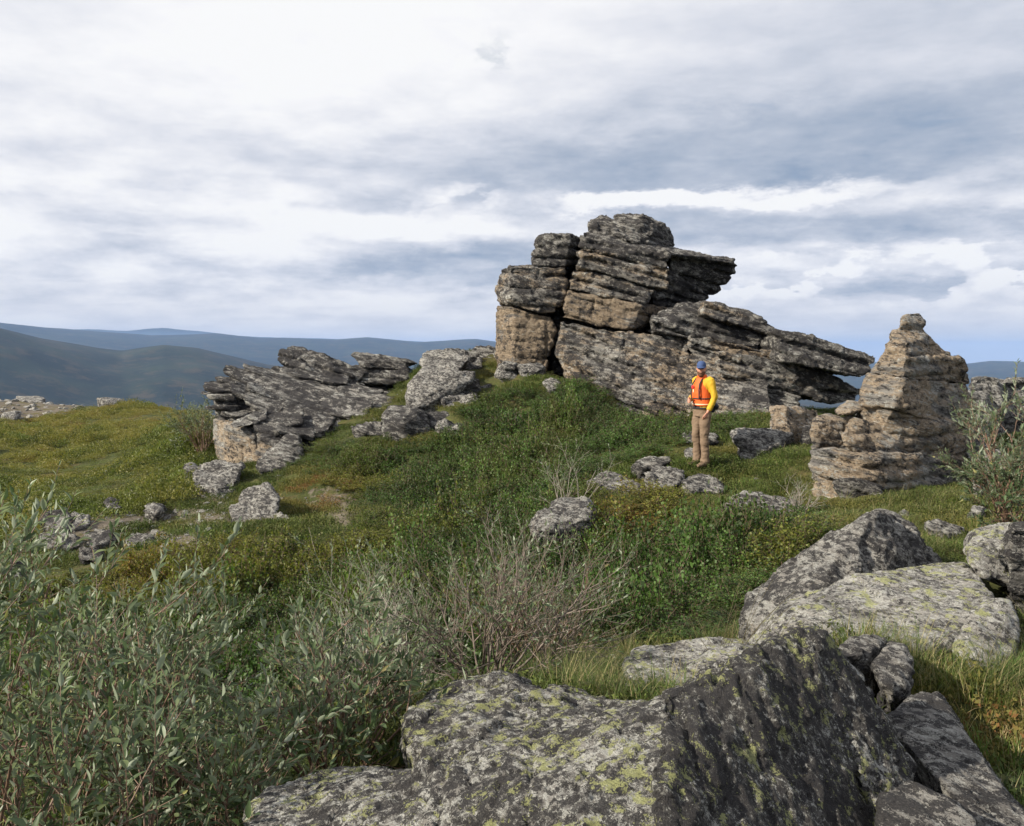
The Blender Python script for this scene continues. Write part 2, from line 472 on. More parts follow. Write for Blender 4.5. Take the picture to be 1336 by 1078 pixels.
def shape_rock(v, q, j):
    sd = j['seed'] * 13.7
    vx = j['voxel']
    b = np.array(j['b'], dtype=float); b /= np.linalg.norm(b)
    r_ = np.random.default_rng(1000 + j['seed'])
    # lumpy large form
    n = smooth_normals(v, q, vnormals(v, q), 2)
    if j['big']:
        L = max(0.5, 14 * vx)
        v = v + n * (j['big'] * fbm(v / L + sd, 3))[:, None]
    # layers parted along the bedding: each stands back or forward, with a groove between
    if j['A'] or j['G']:
        h = v @ b + 0.022 * fbm(v * 0.9 + sd, 2) * (vx / 0.04)
        lo, hi = h.min() - 1, h.max() + 1
        bd = [lo]
        while bd[-1] < hi:
            bd.append(bd[-1] + r_.uniform(*j['layers']))
        bd = np.array(bd)
        k = np.clip(np.searchsorted(bd, h), 1, len(bd) - 1)
        dlo, dhi = h - bd[k - 1], bd[k] - h
        dist = np.minimum(dlo, dhi)
        which = np.where(dlo < dhi, k - 1, k)
        off = r_.uniform(-1, 1, len(bd) + 1)[k]
        strength = r_.uniform(0.15, 1, len(bd) + 1)[which]
        side = 1 - (n @ b) ** 2
        side = np.clip(side * 1.4, 0, 1)
        local = perlin(v * 0.8 + sd + 40 + k[:, None] * 3.1)
        fade = sstep(perlin(v * 1.1 + 70 + which[:, None] * 5.3) + 0.25, -0.15, 0.25)
        d = side * (j['A'] * (off * 0.7 + local) - j['G'] * (0.35 + 0.65 * strength) * fade * np.exp(-(dist / (1.35 * vx)) ** 2))
        # finer laminae
        h2 = v @ b + 0.02 * perlin(v * 3 + sd)
        d2 = side * j['A'] * 0.30 * perlin(np.stack([h2 / (2.6 * vx), (v[:, 0] * 0.8 + v[:, 1]) * 0.5 / (14 * vx) , np.full(len(v), sd)], 1))
        nh = n - (n @ b)[:, None] * b
        nh /= (np.linalg.norm(nh, axis=1)[:, None] + 1e-6)
        v = v + (n * 0.4 + nh * 0.6) * (d + d2)[:, None]
    if j['joints']:
        a = np.cross(b, [0, 1, 0]); a /= np.linalg.norm(a)
        hh = v @ a + 0.10 * perlin(v * 1.7 + sd + 9)
        bd = np.cumsum(r_.uniform(0.6, 1.6, 60) * j['joints']) + hh.min() - 0.5
        k = np.clip(np.searchsorted(bd, hh), 1, len(bd) - 1)
        dist = np.minimum(hh - bd[k - 1], bd[k] - hh)
        fade = sstep(perlin(v * 0.9 + 33 + sd) + 0.1, -0.1, 0.2)
        v = v - n * (1.3 * vx * fade * np.exp(-(dist / (0.9 * vx)) ** 2) * np.clip(1 - (n @ a) ** 2, 0, 1))[:, None]
    if j['rough']:
        n = smooth_normals(v, q, vnormals(v, q), 1)
        h = v @ b
        flat_ = v + b * (h * 1.6)[:, None] + 0.5 * vx * fbm(v / (6 * vx) + sd, 2)[:, None]
        v = v + n * (j['rough'] * (0.75 * chips(flat_ / (17 * vx), j['seed']) + 0.45 * chips(flat_ / (7.5 * vx) + 3.3, j['seed'] + 7)))[:, None]
        n = vnormals(v, q)
        f = fbm(v / (7 * vx) + sd, 4, 0.6)
        rid = 1 - np.abs(fbm(v / (11 * vx) + sd + 50, 3, 0.55)) * 2
        v = v + n * (j['rough'] * (f * 0.6 + 0.25 * rid))[:, None]
    return v

# ------------------------------------------------------------------ the big tor
tor = tag(empty('rock_tor', W(800, 492, 23)), 'huge layered granite tor with tan fresh faces, rising behind the standing person', 'rock outcrop')
VT = 0.036
bT = (0.25, -0.12, 0.96)
# left pillar, below and above its crack
rock('rock_block', [front([(671,403,0),(720,414,.05),(724,430,.1),(710,449,.1),(707,473,.1),(671,470,0)], 22, 2.4),
                    front([(671,403,0),(671,476,0),(655,474,.7),(648,452,.9),(649,398,.8)], 22, 2.4)], VT, M_TAN, tor, b=(0.1,-.1,1), layers=(0.432,1.1), A=0.0286, G=0.121, joints=.8, foot=True, big=.022, seed=1,
     tags=dict(label='tan lower block of the left pillar'))
rock('rock_block', [front([(664,348,.1),(738,350,.2),(741,362,.3),(738,385,.2),(722,409,.1),(700,408,0),(668,397,0)], 21.9, 2.6),
                    front([(664,348,.1),(668,397,0),(652,394,.8),(649,372,.9),(651,352,.8)], 21.9, 2.3),
                    front([(662,346,.3),(700,344,.3),(738,348,.5),(738,354,.4),(662,352,.2)], 21.9, 2.2)], VT, M_TOR, tor, b=(0.06,-.1,1), layers=(0.259,0.643), A=0.0501, G=0.146, joints=.9, big=.022, seed=2)
# tall middle: stacked beds, with a receding right side
rock('rock_block', [front([(760,303,.2),(768,308,.2),(820,320,.1),(876,332,.1),(960,344,1.2),(958,338,1.3),(905,328,1.4),(870,324,1.2),(815,312,1.2),(768,301,1.0)], 21.6, 2.6),
                    front([(758,308,.2),(876,330,0),(872,352,0),(800,330,0),(757,322,.1)], 21.5, 3.0)], VT, M_TORDARK, tor, b=bT, layers=(0.104,0.275), A=0.0501, G=0.17, big=.022, seed=3)
rock('rock_block', [front([(757,324,.1),(800,331,0),(874,352,0),(869,377,0),(820,366,0),(755,348,.1)], 21.45, 3.4)], VT, M_TOR, tor, b=bT, layers=(0.173,0.459), A=0.0358, G=0.17, big=.022, seed=4)
rock('rock_block', [[W(*p) for p in [(874,334,22.4),(905,330,22.8),(950,336,23),(964,345,23.2),(960,358,23.4),(932,384,23.6),(920,384,23.4),(888,358,22.5),(874,350,22.3),
                    (880,340,25),(945,345,25),(930,372,25),(890,362,25)]]], VT, M_TORDARK, tor, b=bT, layers=(0.13,0.367), A=0.0429, G=0.146, big=.022, seed=5, tags=dict(label='dark overhanging beak on the right of the top'))
rock('rock_block', [[W(*p) for p in [(869,352,22.0),(905,366,23),(925,386,23.2),(900,400,23.3),(850,400,22.6),(852,376,22.2),(869,352,25),(925,388,25.4),(850,400,25)]]], VT, M_TORDARK, tor, b=bT, layers=(0.13,0.321), A=0.0715, G=0.194, big=.022, seed=6)
rock('rock_block', [front([(748,354,.2),(790,358,.1),(855,378,0),(840,396,0),(795,388,0),(744,378,.2)], 21.5, 3.3)], VT, M_TOR, tor, b=bT, layers=(0.216,0.459), A=0.0358, G=0.17, big=.022, seed=7)
rock('rock_block', [[W(*p) for p in [(742,381,21.7),(795,389,21.5),(838,398,21.4),(826,430,21.4),(780,424,21.5),(735,414,21.7),(736,400,21.7),
                    (890,404,23.2),(862,420,22.9),(742,381,25),(890,404,25),(826,430,25),(735,414,25)]]], VT, M_TAN, tor, b=bT, layers=(0.432,0.826), A=0.0215, G=0.121, big=.022, seed=8, joints=1.2,
     tags=dict(label='tan middle block with a shaded right side'))
# dark heart of the tor behind the open joints
rock('rock_block', [pk((700,345,24.2),(760,318,24.0),(860,330,24.2),(905,400,24.0),(900,450,23.6),(700,482,23.8),(705,345,25.4),(860,335,25.6),(900,450,25.6),(700,490,25.6)), pk((890,425,22.4),(1015,440,22.0),(1020,485,21.6),(890,480,21.8),(890,430,23.4),(1015,445,23.2),(1015,490,23),(890,485,23)), pk((720,395,22.9),(860,412,22.9),(870,450,22.6),(722,470,22.9),(720,395,24.5),(870,412,24.5),(870,450,24.5),(720,480,24.5))], VT * 1.6, M_TORDARK, tor, b=bT, layers=(0.259,0.551), A=0.0286, G=0.121, foot=True, big=.022, seed=17)
# base ledge
rock('rock_block', [front([(733,421,.5),(760,427,.3),(792,431,.1),(792,520,-.5),(748,490,0),(726,462,.4)], 21, 3.6),
                    front([(790,432,.1),(860,437,0),(900,440,0),(905,540,-1.3),(850,540,-1.0),(788,524,-.5)], 21, 3.6)], VT, M_TOR, tor, b=(0.28,-.2,.94), layers=(0.122,0.413), A=0.0644, G=0.194, joints=1.6, foot=True, big=.022, seed=9)
rock('rock_block', [front([(895,440,0),(940,450,-.3),(1000,468,-.6),(1010,545,-1.9),(950,545,-1.8),(898,545,-1.4)], 20.9, 3.4)], VT, M_TOR, tor, b=(0.22,-.2,.95), layers=(0.173,0.459), A=0.0572, G=0.194, foot=True, big=.022, seed=10)
rock('rock_block', [front([(935,457,0),(1000,467,0),(1085,488,0),(1126,510,.2),(1122,522,.2),(1090,528,.2),(1050,518,.1),(1000,505,0),(940,490,0)], 19.8, 2.2)], VT, M_TOR, tor, b=(0.27,-.2,.95), layers=(0.13,0.367), A=0.0501, G=0.194, big=.022, seed=11)
rock('rock_block', [front([(990,500,0),(1045,518,0),(1040,548,-.3),(985,548,-.3)], 19.9, 1.8)], VT, M_GREY, tor, b=(0.27,-.2,.95), layers=(0.259,0.551), A=0.0429, G=0.121, foot=True, big=.022, seed=12)
# upper right ledges
rock('rock_block', [front([(850,420,.1),(857,409,.4),(885,402,.5),(893,395,.7),(921,392,.7),(975,404,.5),(1011,427,.4),(1010,440,.3),(996,451,.1),(955,452,0),(900,441,0),(852,433,0)], 20.7, 2.6)], VT, M_TORDARK, tor, b=(0.26,-.15,.95), layers=(0.104,0.321), A=0.0572, G=0.194, big=.022, seed=13)
rock('rock_block', [front([(920,394,.3),(978,405,.3),(1010,428,.3),(1008,436,.2),(960,424,.1),(915,408,.2)], 20.5, 2.2)], VT, M_TOR, tor, b=(0.28,-.15,.95), layers=(0.104,0.275), A=0.0429, G=0.146, big=.022, seed=14)
rock('rock_block', [front([(942,452,.1),(1020,463,.1),(1020,476,0),(950,463,0)], 20.3, 2.2)], VT, M_TAN, tor, b=(0.15,-.1,1), layers=(0.259,0.551), A=0.0143, G=0.0729, big=.022, seed=15)
rock('rock_block', [front([(898,436,0),(1000,458,0),(1088,488,0),(1088,496,0),(1000,482,0),(900,452,0)], 20.35, 2.5)], VT, M_TOR, tor, b=(0.27,-.2,.95), layers=(0.104,0.275), A=0.0358, G=0.146, big=.022, seed=16)

def own(name, label, cat, hulls, voxel, mat, group=None, sits=True, **k):
    """a rock that is a thing by itself; sits: its foot goes into the ground"""
    pts = [p for h in hulls for p in h]
    if sits:
        lowest = sorted(pts, key=lambda p: p.z)[:2]
        for p in lowest:
            if p.y > 3.3 and p.z > -2.6 and name != 'rubble':
                ROCK_FEET.append((p.x, p.y, p.z - 0.02))
    mn = min(p.z for p in pts)
    c_ = sum(pts, Vector()) / len(pts)
    rock(name, hulls, voxel, mat, origin=Vector((c_.x, c_.y, mn)), tags=dict(label=label, cat=cat, group=group, kind='thing'), foot=sits, **k)

own('boulder', 'rounded grey boulder capping the very top of the big tor', 'boulder',
    [[W(*p) for p in [(771,292,22.4),(776,285,22.9),(792,282,23),(800,286,22.6),(802,312,22.2),(768,305,22.2),(770,297,24.6),(800,290,25),(800,310,25)]],
     [W(*p) for p in [(798,286,22.6),(815,281,22.7),(838,281,22.6),(862,290,22.8),(876,301,23.2),(880,318,23.4),(868,327,22.8),(830,318,21.9),(800,308,21.9),(815,282,24.6),(870,300,25),(865,322,25),(800,308,25)]]],
    VT * .9, M_GREY, b=(.1,-.3,1), layers=(0.691,1.38), A=0.0143, G=0.0486, big=.08, rough=.045, sits=False, seed=20)
own('boulder', 'blocky dark boulder perched on the left pillar of the tor', 'boulder',
    [[W(*p) for p in [(701,309,22.3),(712,306,22.4),(745,305,22.4),(760,315,23.1),(760,328,23.2),(756,342,23.0),(738,349,22.2),(697,348,22.2),(692,334,22.4),(695,318,22.4),(705,309,24),(756,312,24.4),(752,342,24.4),(700,346,24)]]],
    VT * .9, M_TORDARK, b=(.03,-.1,1), layers=(0.216,0.459), A=0.0429, G=0.121, sits=False, big=.022, seed=21)
own('rock_slab', 'long leaning slab bridging the right end of the tor and the pinnacle', 'rock slab',
    [front([(1011,430,.2),(1060,438,.2),(1144,467,.4),(1138,487,.2),(1126,492,.1),(1085,484,0),(1020,472,0),(1016,452,0)], 19.3, 1.9)],
    VT, M_TORDARK, b=(0.27,-.1,.95), layers=(0.173,0.459), A=0.0429, G=0.146, sits=False, big=.022, seed=22)

# ------------------------------------------------------------------ the pinnacle on the right
pin = tag(empty('rock_pinnacle', W(1170, 638, 12.4)), 'tall tapering pinnacle of stacked warm grey rock with a small knob on top', 'rock pinnacle')
VP = 0.026
bP = (0.13, -0.22, 0.96)
def pk(*pts): return [W(*p) for p in pts]
rock('rock_block', [pk((1178,414,12.6),(1186,408,12.7),(1200,409,12.8),(1205,419,12.8),(1206,436,12.9),(1196,440,12.6),(1172,428,12.5),(1180,415,13.3),(1203,420,13.3),(1170,440,13.2),(1204,438,13.3))], VP, M_PIN, pin, b=bP, layers=(.06,.14), A=.03, G=.03, rough=.02, big=.03, seed=30, tags=dict(label='small overhanging knob at the tip'))
rock('rock_block', [pk((1168,430,12.5),(1205,433,12.7),(1210,450,12.8),(1184,446,12.2),(1160,450,12.3),(1150,468,12.4),(1182,470,12.1),(1240,468,12.9),(1228,458,13.0),(1168,430,13.4),(1205,436,13.5),(1150,468,13.6),(1240,470,13.7))], VP, M_PIN, pin, b=bP, layers=(.1,.25), A=.03, G=.04, rough=.022, big=.03, seed=31)
rock('rock_block', [pk((1150,466,12.4),(1182,466,12.05),(1238,466,12.8),(1246,462,12.9),(1259,472,13.0),(1264,490,13.1),(1262,500,13.1),(1180,494,12.0),(1138,486,12.4),(1142,474,12.4),(1150,466,13.8),(1256,476,13.9),(1261,500,13.9),(1138,486,13.8))], VP, M_PIN, pin, b=bP, layers=(.12,.25), A=.035, G=.045, rough=.022, big=.03, seed=32)
rock('rock_block', [pk((1134,488,12.3),(1180,494,11.95),(1258,502,13.0),(1270,545,13.1),(1262,556,13.0),(1200,545,12.1),(1166,532,11.85),(1124,528,12.2),(1126,504,12.3),(1134,488,14),(1258,502,14.2),(1268,550,14.2),(1124,528,14))], VP, M_PIN, pin, b=bP, layers=(.2,.5), A=.025, G=.035, rough=.022, big=.03, seed=33, tags=dict(label='broad pale block with a lit left face'))
rock('rock_block', [pk((1120,528,12.3),(1166,534,11.9),(1230,552,12.3),(1272,552,13.0),(1270,580,13.1),(1240,600,12.8),(1190,600,12.2),(1140,580,12.1),(1115,560,12.4),(1120,528,14),(1272,552,14),(1262,610,14),(1130,600,14))], VP, M_PIN, pin, b=bP, layers=(.15,.3), A=.07, G=.06, rough=.02, big=.04, seed=34)
rock('rock_block', [pk((1104,548,11.9),(1114,544,12.0),(1165,556,12.1),(1212,572,12.5),(1200,592,12.3),(1155,596,11.8),(1105,586,11.7),(1102,570,11.7),(1110,548,13),(1205,570,13.2),(1190,594,13),(1110,590,13))], VP, M_PIN, pin, b=(.14,-.2,.95), layers=(.12,.22), A=.04, G=.05, rough=.02, seed=35)
rock('rock_block', [pk((1059,586,11.9),(1085,588,11.8),(1130,592,11.6),(1200,592,12.0),(1255,596,12.8),(1262,622,12.8),(1200,634,12.1),(1150,641,11.6),(1100,632,11.6),(1066,626,11.9),(1062,600,11.9),(1070,588,13),(1250,590,13.5),(1255,640,13.5),(1075,640,13))], VP, M_PIN, pin, b=(.2,-.25,.93), layers=(.09,.2), A=.07, G=.06, rough=.02, foot=True, seed=36)
rock('rock_block', [pk((1084,624,11.6),(1110,622,11.4),(1150,634,11.4),(1148,645,11.4),(1110,645,11.4),(1085,638,11.5),(1090,626,12.2),(1150,636,12.2),(1100,650,12.2))], VP, M_GREY, pin, b=(.3,-.3,.9), layers=(.06,.14), A=.04, G=.04, rough=.018, foot=True, seed=37)
# loose blocks to its left
own('boulder', 'blocky tan rock just left of the pinnacle foot', 'boulder', [pk((1062,546,12.2),(1072,541,12.3),(1112,543,12.4),(1104,575,12.2),(1066,578,12.1),(1060,560,12.1),(1066,544,13),(1112,546,13),(1104,580,13),(1066,580,13))], VP, M_PIN, b=bP, layers=(.12,.3), A=.03, G=.03, rough=.02, seed=38)
own('rock_slab', 'small tilted slab lying on the blocks at the pinnacle foot', 'rock slab', [pk((1088,536,12.4),(1106,524,12.6),(1134,528,12.6),(1132,534,12.4),(1110,540,12.1),(1092,544,12.2),(1092,534,13.2),(1130,530,13.3),(1110,545,13.2))], VP, M_PIN, b=(.1,-.2,1), layers=(.08,.16), A=.03, G=.03, rough=.015, sits=False, seed=39)
own('boulder', 'square brown boulder between the tor and the pinnacle', 'boulder', [pk((1006,532,15.59),(1025,530,15.59),(1028,556,15.25),(1005,556,15.25),(1066,536,16.27),(1070,552,16.27),(1058,560,15.71),(1030,560,15.25),(1008,532,16.72),(1066,538,16.95),(1060,562,16.95),(1008,560,16.72))], VP, M_PIN, b=bP, layers=(.15,.35), A=.03, G=.03, rough=.02, seed=40)
own('rock_slab', 'flat layered rock in the grass left of the square brown boulder', 'rock slab', [pk((953,565,14.63),(970,559,14.74),(1000,558,14.74),(1035,566,14.74),(1022,580,14.41),(990,594,14.19),(972,586,14.30),(957,574,14.41),(958,562,15.40),(1034,566,15.62),(1000,596,15.18))], VP, M_SMALL, b=(.05,-.25,1), layers=(.06,.12), A=.05, G=.05, rough=.018, seed=41)
own('boulder', 'small dark stone leaning on the square brown boulder', 'boulder', [pk((1048,555,14.92),(1060,552,14.92),(1068,575,14.69),(1044,578,14.69),(1050,556,15.48),(1066,578,15.48))], VP, M_GREY, b=bP, layers=(.1,.2), A=.02, G=.02, rough=.02, seed=42)
# rocks behind the right willow
for k, (pts, lab) in enumerate([
    (((1268,498,15.5),(1280,492,15.6),(1300,494,15.7),(1310,520,15.5),(1300,560,15.3),(1270,545,15.3),(1275,495,17),(1310,500,17),(1300,565,17)), 'pale lichened boulder just right of the pinnacle against the far hill'),
    (((1305,500,16),(1318,493,16.1),(1345,496,16.2),(1352,560,15.8),(1310,560,15.7),(1310,500,17.5),(1350,500,17.5),(1345,565,17.5)), 'pale lichened boulder behind the leafy willow at the right edge'),
    (((1255,510,14.8),(1285,512,14.9),(1296,540,14.7),(1290,600,14.3),(1256,590,14.3),(1260,510,16),(1292,520,16),(1290,600,16)), 'grey broken rock tucked behind the pinnacle on its right'),
    (((1268,596,12.6),(1300,588,12.8),(1330,600,12.8),(1320,622,12.3),(1275,618,12.2),(1270,600,13.6),(1325,600,13.6)), 'pale slab in the grass right of the pinnacle foot'),
    (((1270,627,11.2),(1290,622,11.3),(1298,634,11.1),(1280,642,11.0),(1272,630,11.6),(1296,636,11.6)), 'small pale stone in the grass below the slab by the pinnacle'),
]):
    own('boulder', lab, 'boulder', [pk(*pts)], 0.035, M_SMALL, b=(.1,-.2,1), layers=(.15,.35), A=.08, G=.05, rough=.03, seed=50 + k)

# ------------------------------------------------------------------ left outcrop of tilted slabs
lo = tag(empty('rock_outcrop', W(380, 600, 22)), 'long low outcrop of dark tilted slabs with a tan cliff face at its left end', 'rock outcrop')
bL = (0.30, -0.42, 0.86)
VL = 0.045
rock('rock_block', [pk((279,548,22.2),(300,552,21.4),(332,566,21.0),(338,602,20.8),(302,603,21.2),(282,580,22),(281,545,24),(335,560,24),(335,610,24),(290,605,24))], VL, M_PIN, lo, b=(.1,-.1,1), layers=(.4,.9), A=.03, G=.04, joints=.5, foot=True, seed=60, tags=dict(label='tan cliff face under the slabs'))
rock('rock_block', [pk((334,562,21.1),(358,560,21.0),(372,570,20.9),(368,604,20.6),(338,604,20.8),(336,560,23),(372,570,23),(360,610,23))], VL, M_PIN, lo, b=(.1,-.1,1), layers=(.3,.7), A=.06, G=.06, joints=.4, foot=True, seed=61)
rock('rock_block', [pk((283,520,22.6),(330,520,22.8),(360,488,24.2),(420,488,25),(500,498,25.5),(520,520,24.6),(505,545,22.6),(440,560,21.4),(400,580,21.0),(372,575,20.9),(330,562,21.1),(284,545,22.2),
                       (285,520,26),(360,495,27),(500,505,27.5),(520,560,26),(300,600,25),(420,600,23.5))], VL, M_TORDARK, lo, b=bL, layers=(.1,.28), A=.13, G=.10, big=.12, joints=.7, foot=True, seed=62)
rock('rock_slab', [pk((364,460,24.6),(374,453,24.9),(402,456,24.9),(450,472,24.8),(478,484,24.8),(470,502,24.4),(430,502,24.0),(398,492,23.9),(378,478,24.1),(366,470,24.3),(380,455,26.4),(470,488,26.6),(440,505,26.2),(375,480,26))], VL, M_TORDARK, lo, b=(.30,.25,.92), layers=(.10,.24), A=.08, G=.08, seed=63, tags=dict(label='big dark overhanging top slab'))
rock('rock_slab', [pk((455,462,25.2),(480,460,25.4),(530,467,25.3),(544,475,25.3),(520,482,25),(470,479,24.8),(460,462,26.8),(542,474,27),(500,486,26.6))], VL, M_GREY, lo, b=(.1,-.1,1), layers=(.08,.18), A=.05, G=.06, seed=64)
rock('rock_slab', [pk((458,478,25.0),(530,478,25.1),(538,492,24.9),(520,500,24.7),(470,500,24.6),(460,480,26.8),(536,482,27),(525,502,26.6))], VL, M_TORDARK, lo, b=(.1,.1,1), layers=(.10,.2), A=.07, G=.08, seed=65)
rock('rock_block', [pk((278,500,22.8),(296,497,22.9),(330,505,22.9),(345,530,22.4),(320,548,21.8),(286,545,22.2),(276,520,22.6),(280,500,24.5),(340,510,25),(335,550,24))], VL, M_TORDARK, lo, b=(.15,.1,.98), layers=(.08,.2), A=.11, G=.10, seed=66)
rock('rock_block', [pk((352,482,24.4),(364,478,24.6),(380,482,24.6),(400,492,24.4),(360,500,24),(352,488,25.6),(400,492,26))], VL, M_TORDARK, lo, b=bL, layers=(.1,.25), A=.07, G=.06, seed=67)
def slab_pts(px, py, Y, L, Wd, T, up, yaw=0.0, roll=0.0, taper=0.5, s=0):
    """a thin plate: L long across the view, rising to its left end by angle up"""
    r_ = np.random.default_rng(500 + s)
    c_ = W(px, py, Y)
    R = Matrix.Rotation(yaw, 3, 'Z') @ Matrix.Rotation(up, 3, 'Y') @ Matrix.Rotation(roll, 3, 'X')
    pts = []
    for (a, bb_) in [(-.5, -.15), (-.42, -.4), (.1, -.5), (.5, -.35), (.48, .4), (0, .5), (-.4, .35), (-.52, .1)]:
        a += r_.uniform(-.06, .06); bb_ += r_.uniform(-.08, .08)
        k = taper + (1 - taper) * (a + .5)
        for sg in (-.5, .5):
            pts.append(c_ + R @ Vector((a * L * (0.9 if sg < 0 else 1), bb_ * Wd, sg * T * k)))
    return pts
SL = [  # px, py, Y, length, width, thickness, rise, roll
 (290,506,22.6,1.0,.9,.16,.18,-.3),(300,520,22.4,1.1,1.0,.18,.1,.1),(292,533,22.2,.9,.8,.16,.05,.1),(320,492,23.2,1.3,.9,.14,.42,-.3),
 (342,500,23.0,1.5,.9,.16,.40,-.4),(345,487,23.6,1.2,.8,.12,.35,-.3),(370,510,22.8,1.7,1.1,.15,.38,-.45),(395,500,23.6,1.5,1.1,.14,.28,-.4),
 (330,515,22.4,1.3,1.0,.16,.42,-.3),(352,528,22.0,1.4,1.0,.18,.4,-.45),(380,527,22.3,1.5,1.1,.16,.3,-.5),(410,518,23.0,1.6,1.1,.14,.25,-.5),
 (440,508,23.8,1.5,1.0,.13,.22,-.45),(470,512,23.8,1.4,1.0,.13,.2,-.4),(400,540,21.9,1.4,1.0,.18,.30,-.55),(430,532,22.5,1.5,1.1,.15,.2,-.55),
 (326,548,21.2,.95,.7,.10,-.22,-.35),(372,548,21.3,1.0,.9,.22,-.12,-.6),(356,560,21.0,.9,.7,.2,.2,-.3),(385,562,20.9,1.0,.8,.2,.2,-.3),
 (365,575,20.7,.9,.6,.2,.3,-.2),(345,548,21.3,.8,.6,.14,.4,-.2),(300,497,23.0,.7,.6,.09,.25,-.2),(312,508,22.8,1.1,.8,.13,.45,-.2),
 (450,530,22.4,1.6,1.1,.12,.12,-.5),(480,527,22.8,1.3,1.0,.12,.1,-.5),(412,556,21.3,.9,.8,.16,.1,-.6),(350,513,22.5,1.2,.9,.12,.42,-.3),
 (430,492,24.2,1.2,.9,.1,.2,-.4),(388,486,24.0,1.0,.8,.1,.3,-.3),(285,515,22.5,.9,.8,.12,.12,0.),(308,540,21.8,.8,.7,.13,.1,-.1),
]
for k, (px, py, Y, L, Wd, T, up, roll) in enumerate(SL):
    rock('rock_slab', [slab_pts(px, py, Y, L, Wd, T, up, rng.uniform(-.3, .3), -roll * .9, s=k)], .04, [M_TORDARK, M_GREY, M_TORDARK, M_GREY][k % 4], lo,
         b=(math.sin(up), -.3, math.cos(up)), layers=(.05, .12), A=.03, G=.03, rough=.02, big=.03, seed=100 + k)
# ridge of rocks running down to the right of the cliff
for k, (pts, lab, mt) in enumerate([
    (((332,604,19.6),(352,586,20),(376,566,20.4),(392,570,20.3),(394,600,19.8),(370,610,19.4),(340,616,19.2),(340,600,20.6),(390,575,21.2),(380,612,20.4)), 'dark ridged rock at the foot of the tan cliff', M_GREY),
    (((252,622,18.6),(262,606,19),(300,600,19.2),(318,606,19),(308,634,18.2),(280,640,18),(255,634,18.2),(265,608,20),(316,612,20),(290,640,19.2)), 'grey broken rock below the left end of the tan cliff', M_SMALL),
    (((300,664,15.2),(312,650,15.4),(328,634,15.6),(350,630,15.6),(362,650,15.2),(360,676,14.8),(335,684,14.7),(306,680,14.8),(320,640,16.4),(360,650,16.4),(340,684,16)), 'humped grey rock alone on the slope below the outcrop', M_SMALL),
    (((352,672,14.6),(366,668,14.6),(386,680,14.4),(384,688,14.3),(358,688,14.3),(360,670,15),(386,686,15)), 'small stone touching the right side of the humped grey rock', M_SMALL),
    (((393,684,14.3),(412,680,14.4),(418,684,14.3),(408,692,14.1),(396,692,14.1),(400,682,14.7),(416,688,14.7)), 'small flat stone right of the humped grey rock', M_SMALL),
    (((242,607,19.6),(252,605,19.7),(264,612,19.6),(256,617,19.4),(244,614,19.4),(246,607,20),(262,614,20)), 'small dark stone at the meadow edge left of the outcrop', M_GREY),
    (((241,562,27),(252,561,27),(258,565,27),(252,569,26.8),(242,567,26.8),(244,562,27.5),(257,567,27.5)), 'small pale stone in the meadow beyond the outcrop shrub', M_SMALL),
    (((126,520,60),(140,518,60.5),(156,520,61),(165,524,61),(150,527,60),(130,525,60),(130,519,63),(160,521,63)), 'flat pale rock on the far brow of the meadow', M_SMALL),
    (((0,540,50),(14,538,50),(26,541,50),(20,545,49.5),(2,544,49.5),(5,538,52),(25,541,52)), 'low pale stones near the left edge of the meadow brow', M_SMALL),
    (((20,517,62),(50,516,62.5),(60,520,62),(52,525,61),(22,524,61),(25,517,64),(58,519,64)), 'pale stone slab among rubble on the far left brow', M_SMALL),
]):
    own('boulder', lab, 'boulder', [pk(*pts)], .04 if pts[0][2] < 30 else .12, mt, b=(.3,-.3,.9), layers=(.1,.25), A=.09, G=.07, rough=.035, seed=150 + k)
# rocks between outcrop and tor
own('rock_slab', 'large leaning slab with a pale top and dark underside, right of the left outcrop', 'rock slab',
    [pk((552,480,21.4),(600,486,21.0),(618,487,21.2),(618,496,21),(585,504,20.6),(560,514,20.4),(532,524,20.4),(531,508,20.8),(545,492,21.2),(555,478,22.8),(618,488,22.8),(560,520,22))], VL, M_SMALL, b=(-.35,-.3,.88), layers=(.12,.25), A=.06, G=.05, seed=170)
own('boulder', 'pale rock leaning on top of the large leaning slab', 'boulder',
    [pk((548,462,22.6),(556,456,22.8),(590,457,22.8),(612,468,22.4),(600,484,21.8),(560,484,21.8),(548,478,22.2),(560,458,24),(610,470,24),(600,488,23.6))], VL, M_SMALL, b=(.2,-.3,.9), layers=(.2,.4), A=.06, G=.05, sits=False, seed=171)
own('boulder', 'dark squarish boulder split from a paler left half, in front of the leaning slab', 'boulder',
    [pk((497,548,19.2),(506,534,19.6),(538,530,19.8),(522,548,18.9),(520,569,18.8),(500,568,19),(506,536,20.6),(538,533,20.8),(525,570,20.4)),
     pk((527,542,18.8),(542,531,19.4),(556,537,19.3),(560,548,19.2),(557,562,19.0),(525,568,18.75),(522,556,18.75),(540,533,20.6),(558,545,20.6),(552,566,20.4))], VL, M_GREY, b=(.1,-.3,.94), layers=(.3,.6), A=.03, G=.03, big=.07, seed=172)
